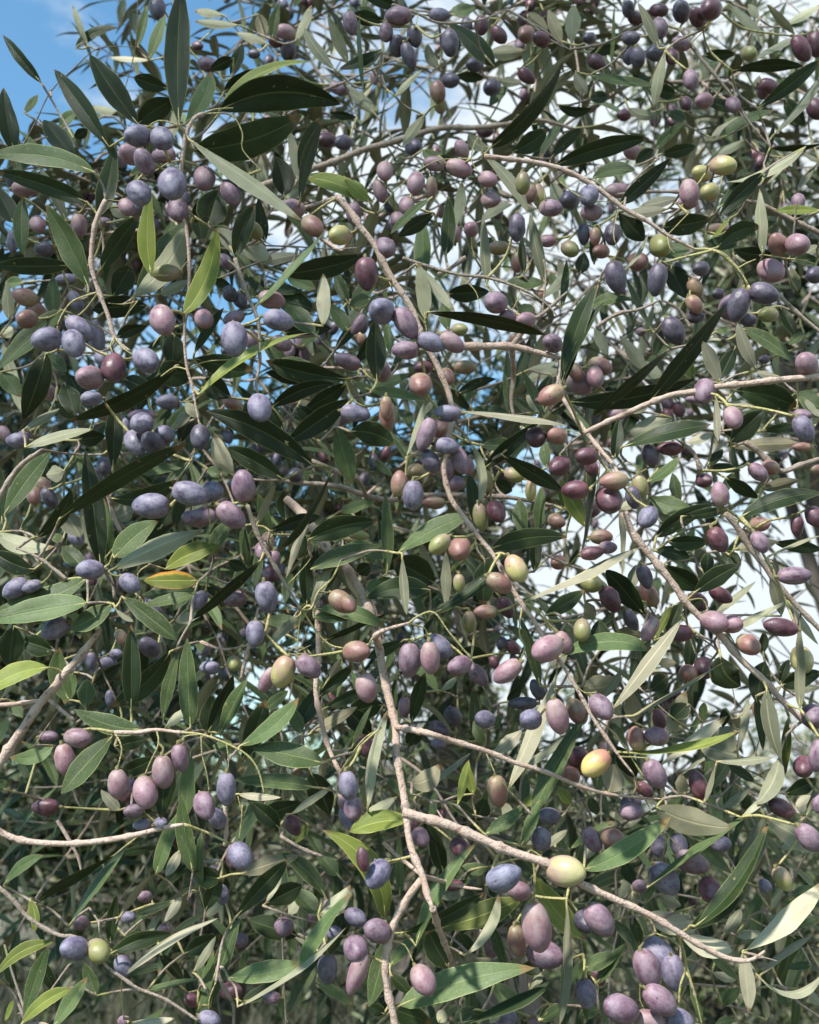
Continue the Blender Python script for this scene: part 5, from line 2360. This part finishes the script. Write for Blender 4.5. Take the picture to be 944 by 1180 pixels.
for ri in range(5):
    for ci in range(5):
        if dens[ri][ci] < 0.9: continue
        if ri == 0: ri_up = -50
        else: ri_up = 0
        px = 94 + 189 * ci; py = 118 + 236 * ri
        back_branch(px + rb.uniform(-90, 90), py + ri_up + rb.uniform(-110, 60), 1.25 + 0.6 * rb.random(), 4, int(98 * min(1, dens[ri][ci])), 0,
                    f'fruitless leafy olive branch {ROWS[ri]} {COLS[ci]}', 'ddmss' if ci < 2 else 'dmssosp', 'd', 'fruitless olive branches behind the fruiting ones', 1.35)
for px, py, lb in ((60, 330, 'dense dark olive branch by the left edge, level with the shiny maroon olive'), (230, 300, 'dense dark olive branch behind the straight hanging shoot at upper left'),
                   (150, 470, 'dense dark olive branch left of centre behind the row of long blue olives'), (360, 330, 'dense dark olive branch behind the top of the central diagonal stem'),
                   (70, 560, 'dense dark olive branch at the left edge above the star of leaves'), (330, 520, 'dense dark olive branch just above the brown zigzag shoot'),
                   (700, 640, 'leafy olive branch breaking up the bright sky gap right of centre'), (860, 620, 'leafy olive branch behind the level pointed purple olive at the right edge')):
    back_branch(px, py - 50, 1.22 + 0.3 * rb.random(), 4, 98, 4, lb, 'dddms', 'dbk', 'dense leafy branches filling the gaps', 1.15)
# ------------------------------------------------------------------ whole trees behind
def leaf_cloud(name, parent, org, pts_, L0, L1, mats, wts, seed, density_dir=None):
    r = np.random.RandomState(seed); n = len(pts_)
    c = np.asarray(pts_, dtype=np.float64)
    a = r.normal(size=(n, 3)); a[:, 2] -= 0.2; a /= np.linalg.norm(a, axis=1)[:, None]
    u = np.cross(a, r.normal(size=(n, 3))); u /= np.linalg.norm(u, axis=1)[:, None]
    nn = np.cross(u, a)
    L = r.uniform(L0, L1, n)[:, None]; W = L * r.uniform(0.08, 0.12, n)[:, None]
    bend = nn * L * r.uniform(-0.12, 0.12, n)[:, None]
    fold = nn * W * 0.35
    pts6 = [c, c + a*L*0.33 + u*W + fold + bend*0.8, c + a*L*0.33 - u*W + fold + bend*0.8, c + a*L*0.7 + u*W*0.8 + fold + bend*0.8, c + a*L*0.7 - u*W*0.8 + fold + bend*0.8, c + a*L, c + a*L*0.35 + bend*0.8, c + a*L*0.7 + bend*0.8]
    V = np.stack(pts6, axis=1).reshape(-1, 3)
    q = np.array([[0, 1, 6, 0], [0, 6, 2, 0], [1, 3, 7, 6], [6, 7, 4, 2], [3, 5, 7, 3], [7, 5, 4, 7]])
    F = []; mi = []; ch = r.choice(len(mats), n, p=wts)
    for i in range(n):
        b0 = i * 8
        F += [(b0, b0+1, b0+6), (b0, b0+6, b0+2), (b0+1, b0+3, b0+7, b0+6), (b0+6, b0+7, b0+4, b0+2), (b0+3, b0+5, b0+7), (b0+7, b0+5, b0+4)]
        mi += [int(ch[i])] * 6
    me = bpy.data.meshes.new(name); me.from_pydata(V.tolist(), [], F)
    for mt in mats: me.materials.append(mt)
    me.polygons.foreach_set('material_index', mi); me.polygons.foreach_set('use_smooth', [True]*len(F))
    ul = me.uv_layers.new(name='uv'); ul.data.foreach_set('uv', np.tile([0.3, 0.5], len(me.loops)).astype(np.float32)); me.update()
    o = bpy.data.objects.new(name, me); COL.objects.link(o); o.parent = parent
    return o
def tree(loc, crown_c, crown_r, nleaf, label, seed, L=(0.04, 0.07), wts=(0.45, 0.25, 0.22, 0.08), nlimb=9, trunk_r=0.12, holes=0.45, fruit=0):
    r = random.Random(seed)
    root = thing('olive_tree', label, 'olive tree', loc)
    cc = Vector(crown_c) - Vector(loc)
    tp = [Vector((0, 0, -0.05)), Vector((r.uniform(-.1, .1), 0, cc.z * 0.3)), Vector((r.uniform(-.15, .15), 0.05, cc.z * 0.6)), cc * 0.82]
    q, rad = catmull(tp, [trunk_r*1.25, trunk_r, trunk_r*0.8, trunk_r*0.45], 0.06)
    V, F = tube_geo(q, rad, 14, knobby=0.05, seed=seed); mesh_obj('trunk', V, F, [SM['bark']], root)
    tips = []
    for k in range(nlimb):
        dr = Vector((r.uniform(-1, 1), r.uniform(-1, 1), r.uniform(-0.5, 1))).normalized()
        e = cc + Vector((dr.x*crown_r[0], dr.y*crown_r[1], dr.z*crown_r[2])) * r.uniform(0.6, 0.95)
        s0 = q[int(len(q) * r.uniform(0.55, 0.98))]
        mid = (s0 + e)/2 + Vector((r.uniform(-.1, .1), r.uniform(-.1, .1), r.uniform(0, .2)))
        lp, lr = catmull([s0, mid, e], [trunk_r*0.35, trunk_r*0.2, 0.006], 0.05)
        V, F = tube_geo(lp, lr, 8, knobby=0.1, seed=k); mesh_obj('limb', V, F, [SM['bark']], root)
        tips += lp[len(lp)//3:]
        for _t in range(5):
            s1 = lp[int(len(lp) * r.uniform(0.35, 0.98))]; e1 = s1 + Vector((r.uniform(-1, 1), r.uniform(-1, 1), r.uniform(-1, 1))) * 0.3 * crown_r[0]
            lq, lqr = catmull([s1, (s1+e1)/2 + Vector((0, 0, 0.04)), e1], [0.008, 0.005, 0.003], 0.05)
            V, F = tube_geo(lq, lqr, 6); mesh_obj('twig', V, F, [SM['wd']], root); tips += lq
    # leaves in sprays around the limbs and twigs, leaving gaps between sprays
    rs = np.random.RandomState(seed); T = np.array([tuple(t) for t in tips])
    nsp = max(40, nleaf // 26)
    sc_ = T[rs.randint(0, len(T), nsp)] + rs.normal(size=(nsp, 3)) * np.array(crown_r) * 0.14
    ii = rs.randint(0, nsp, nleaf); dirs = rs.normal(size=(nsp, 3)); dirs /= np.linalg.norm(dirs, axis=1)[:, None]
    P = sc_[ii] + dirs[ii] * rs.uniform(-0.14, 0.14, nleaf)[:, None] + rs.normal(size=(nleaf, 3)) * 0.02
    leaf_cloud('foliage', root, loc, P, L[0], L[1], [LM['d'], LM['m'], LM['s'], LM['o']], wts, seed)
    for k in range(fruit):
        p = Vector(P[rs.randint(0, nleaf)]) + root.location
        put_olive(root, p, r.choice('dkbp'), 0.0075)
    return root
# the tree these branches belong to, deeper inside the crown
def at_ground(px, d): p = P3(px, 590, d); return Vector((p.x, p.y, 0))
def ctr(px, py, d): return tuple(P3(px, py, d))
tree(at_ground(-350, 3.0), ctr(110, 520, 2.6), (0.75, 0.45, 0.85), 17000, 'dense dark olive tree behind the branches on the left', 21, holes=.3, trunk_r=0.11, fruit=40)
tree(at_ground(560, 3.6), ctr(560, 470, 3.1), (0.85, 0.5, 0.9), 6500, 'looser olive tree behind the middle with sky showing through its crown', 22, trunk_r=0.10, fruit=40)
tree(at_ground(930, 3.6), ctr(880, 180, 3.4), (0.8, 0.5, 0.6), 8000, 'thin airy olive tree behind the branches on the right', 23, trunk_r=0.08, fruit=20)
tree(at_ground(250, 5.4), ctr(200, 900, 5.0), (1.6, 0.8, 0.95), 16000, 'low spreading olive tree standing in the grass at lower left', 24, L=(0.05, 0.09), trunk_r=0.13, wts=(0.60, 0.22, 0.13, 0.05))
tree(at_ground(760, 6.0), ctr(720, 1010, 5.6), (1.7, 0.9, 0.95), 15000, 'low grey green olive tree far behind at lower right', 25, L=(0.05, 0.09), trunk_r=0.13, wts=(0.25, 0.30, 0.33, 0.12))
tree(at_ground(480, 8.5), ctr(480, 930, 8.2), (2.6, 1.2, 1.1), 14000, 'broad olive tree in the middle distance behind the thick forked branch', 26, L=(0.07, 0.12), trunk_r=0.18, wts=(0.35, 0.3, 0.27, 0.08))
tree(at_ground(-150, 9), ctr(-60, 820, 9), (2.6, 1.3, 1.5), 12000, 'tall dark olive tree at the far left beyond the others', 27, L=(0.07, 0.12), trunk_r=0.2)
tree(at_ground(1100, 10), ctr(1060, 930, 9.5), (2.6, 1.3, 1.4), 12000, 'pale olive tree at the far right beyond the others', 28, L=(0.07, 0.12), trunk_r=0.2, wts=(0.25, 0.3, 0.35, 0.1))

# unseen boughs added above and beyond the frame to shade the depth of the tree
tree((-2.6, -0.6, 0), (-1.4, -0.15, 4.3), (1.6, 0.55, 0.4), 14000, 'unseen olive tree added overhead to shade the branches further back', 31, L=(0.05, 0.08), trunk_r=0.14, wts=(0.5, 0.25, 0.2, 0.05))
tree((-3.4, 1.6, 0), (-2.0, 1.3, 5.2), (2.1, 0.9, 0.5), 16000, 'tall unseen olive tree added at the left to shade the farther trees', 32, L=(0.06, 0.09), trunk_r=0.16, wts=(0.5, 0.25, 0.2, 0.05))
# ------------------------------------------------------------------ ground, grass
m, nt, N, L, b = new_mat('orchard_soil')
tc = N.new('ShaderNodeTexCoord').outputs['Object']
c = mixc(nt, ramp(nt, noise(nt, tc, 1.2, 6), 0.35, 0.65), (0.09, 0.07, 0.05), (0.045, 0.06, 0.025))
c = mixc(nt, ramp(nt, noise(nt, tc, 25, 4), 0.5, 0.7, 0, 0.6), c, (0.24, 0.20, 0.13))
L.new(c, b.inputs['Base Color']); b.inputs['Roughness'].default_value = 0.95
bump(nt, b, noise(nt, tc, 12, 6), 0.8, 0.05)
SOIL = m
V, F = [], []
xs = [-600, -200, -60] + [i * 1.0 for i in range(-30, 31)] + [60, 200, 600]
ys = [-300, -60] + [i * 1.0 for i in range(-20, 41)] + [80, 300, 900]
for y in ys:
    for x in xs:
        V.append((x, y, 0.05 * math.sin(x*0.7) * math.cos(y*0.5) if abs(x) < 31 and -21 < y < 41 else 0))
w_ = len(xs)
for j in range(len(ys)-1):
    for i in range(w_-1): F.append((j*w_+i, j*w_+i+1, (j+1)*w_+i+1, (j+1)*w_+i))
g = mesh_obj('ground', V, F, [SOIL]); g['kind'] = 'structure'
# long grass between the trees
m, nt, N, L, b = new_mat('grass_blade')
vec, _r = coords(nt, 'Object', False), None
c = mixc(nt, ramp(nt, noise(nt, vec[0], 3, 4), 0.35, 0.65), (0.035, 0.048, 0.022), (0.085, 0.08, 0.05))
L.new(c, b.inputs['Base Color']); b.inputs['Roughness'].default_value = 0.6
GR = m
rs = np.random.RandomState(3); n = 26000
gx = rs.uniform(-4.5, 4.5, n); gy = rs.uniform(3.0, 12, n); h = rs.uniform(0.15, 0.55, n); lean = rs.normal(size=(n, 2)) * 0.3 * h[:, None]; wv = rs.normal(size=(n, 2)); wv = wv / np.linalg.norm(wv, axis=1)[:, None] * 0.005
V = np.zeros((n, 5, 3)); V[:, 0, 0] = gx - wv[:, 0]; V[:, 0, 1] = gy - wv[:, 1]; V[:, 1, 0] = gx + wv[:, 0]; V[:, 1, 1] = gy + wv[:, 1]
for k, s in ((2, 1), (3, -1)):
    V[:, k, 0] = gx + s*wv[:, 0]*0.8 + lean[:, 0]*0.35; V[:, k, 1] = gy + s*wv[:, 1]*0.8 + lean[:, 1]*0.35; V[:, k, 2] = h*0.55
V[:, 4, 0] = gx + lean[:, 0]; V[:, 4, 1] = gy + lean[:, 1]; V[:, 4, 2] = h
F = []
for i in range(n): F += [(5*i, 5*i+1, 5*i+2, 5*i+3), (5*i+3, 5*i+2, 5*i+4)]
g = mesh_obj('grass', V.reshape(-1, 3).tolist(), F, [GR]); g['kind'] = 'stuff'; g['label'] = 'long grass growing between the olive trees'; g['category'] = 'grass'

# ------------------------------------------------------------------ sky, sun
SUN_EL, SUN_AZ = math.radians(46), math.radians(217)      # azimuth clockwise from +Y
w = bpy.data.worlds.new('World'); scene.world = w; w.use_nodes = True
nt = w.node_tree; N = nt.nodes; L = nt.links; bg = N['Background']
sky = N.new('ShaderNodeTexSky'); sky.sky_type = 'NISHITA'; sky.sun_disc = False
sky.sun_elevation = SUN_EL; sky.sun_rotation = SUN_AZ; sky.air_density = 1.2; sky.dust_density = 0.6; sky.ozone_density = 2.0
tc = N.new('ShaderNodeTexCoord').outputs['Generated']
mp = N.new('ShaderNodeMapping'); mp.inputs['Scale'].default_value = (1.0, 1.0, 2.2); mp.inputs['Location'].default_value = CLOUD_OFF if 'CLOUD_OFF' in globals() else (0.35, 0.1, 0.2)
L.new(tc, mp.inputs[0])
n1 = noise(nt, mp.outputs[0], 3.3, 8, 0.6)
sp = N.new('ShaderNodeSeparateXYZ'); L.new(tc, sp.inputs[0])
# more cloud to the right; unseen sky behind kept clearer to darken leaf reflections
k = mth(nt, 'ADD', n1, mth(nt, 'ADD', mth(nt, 'MULTIPLY', sp.outputs[0], 0.42), mth(nt, 'MULTIPLY', sp.outputs[1], 0.16)))
cl = ramp(nt, k, 0.53, 0.69)
blue = mixc(nt, 1.0, sky.outputs[0], (2.1, 3.0, 3.1), 'MULTIPLY')
cc = mixc(nt, cl, blue, (11.5, 12.6, 13.4))
L.new(cc, bg.inputs[0]); bg.inputs[1].default_value = 0.044
sd = bpy.data.lights.new('sun', 'SUN'); sd.energy = 4.9; sd.angle = math.radians(3); sd.color = (1.0, 0.955, 0.89)
so = bpy.data.objects.new('sun', sd); COL.objects.link(so)
sv = Vector((math.sin(SUN_AZ)*math.cos(SUN_EL), math.cos(SUN_AZ)*math.cos(SUN_EL), math.sin(SUN_EL)))
so.rotation_euler = sv.to_track_quat('Z', 'Y').to_euler(); so.location = (0, 0, 6)
vs = scene.view_settings; vs.view_transform = 'Standard'; vs.look = 'None'; vs.gamma = 1; vs.exposure = 0.85
scene.render.engine = 'CYCLES'
scene.cycles.max_bounces = 5; scene.cycles.diffuse_bounces = 3; scene.cycles.glossy_bounces = 2; scene.cycles.transmission_bounces = 4; scene.cycles.transparent_max_bounces = 4
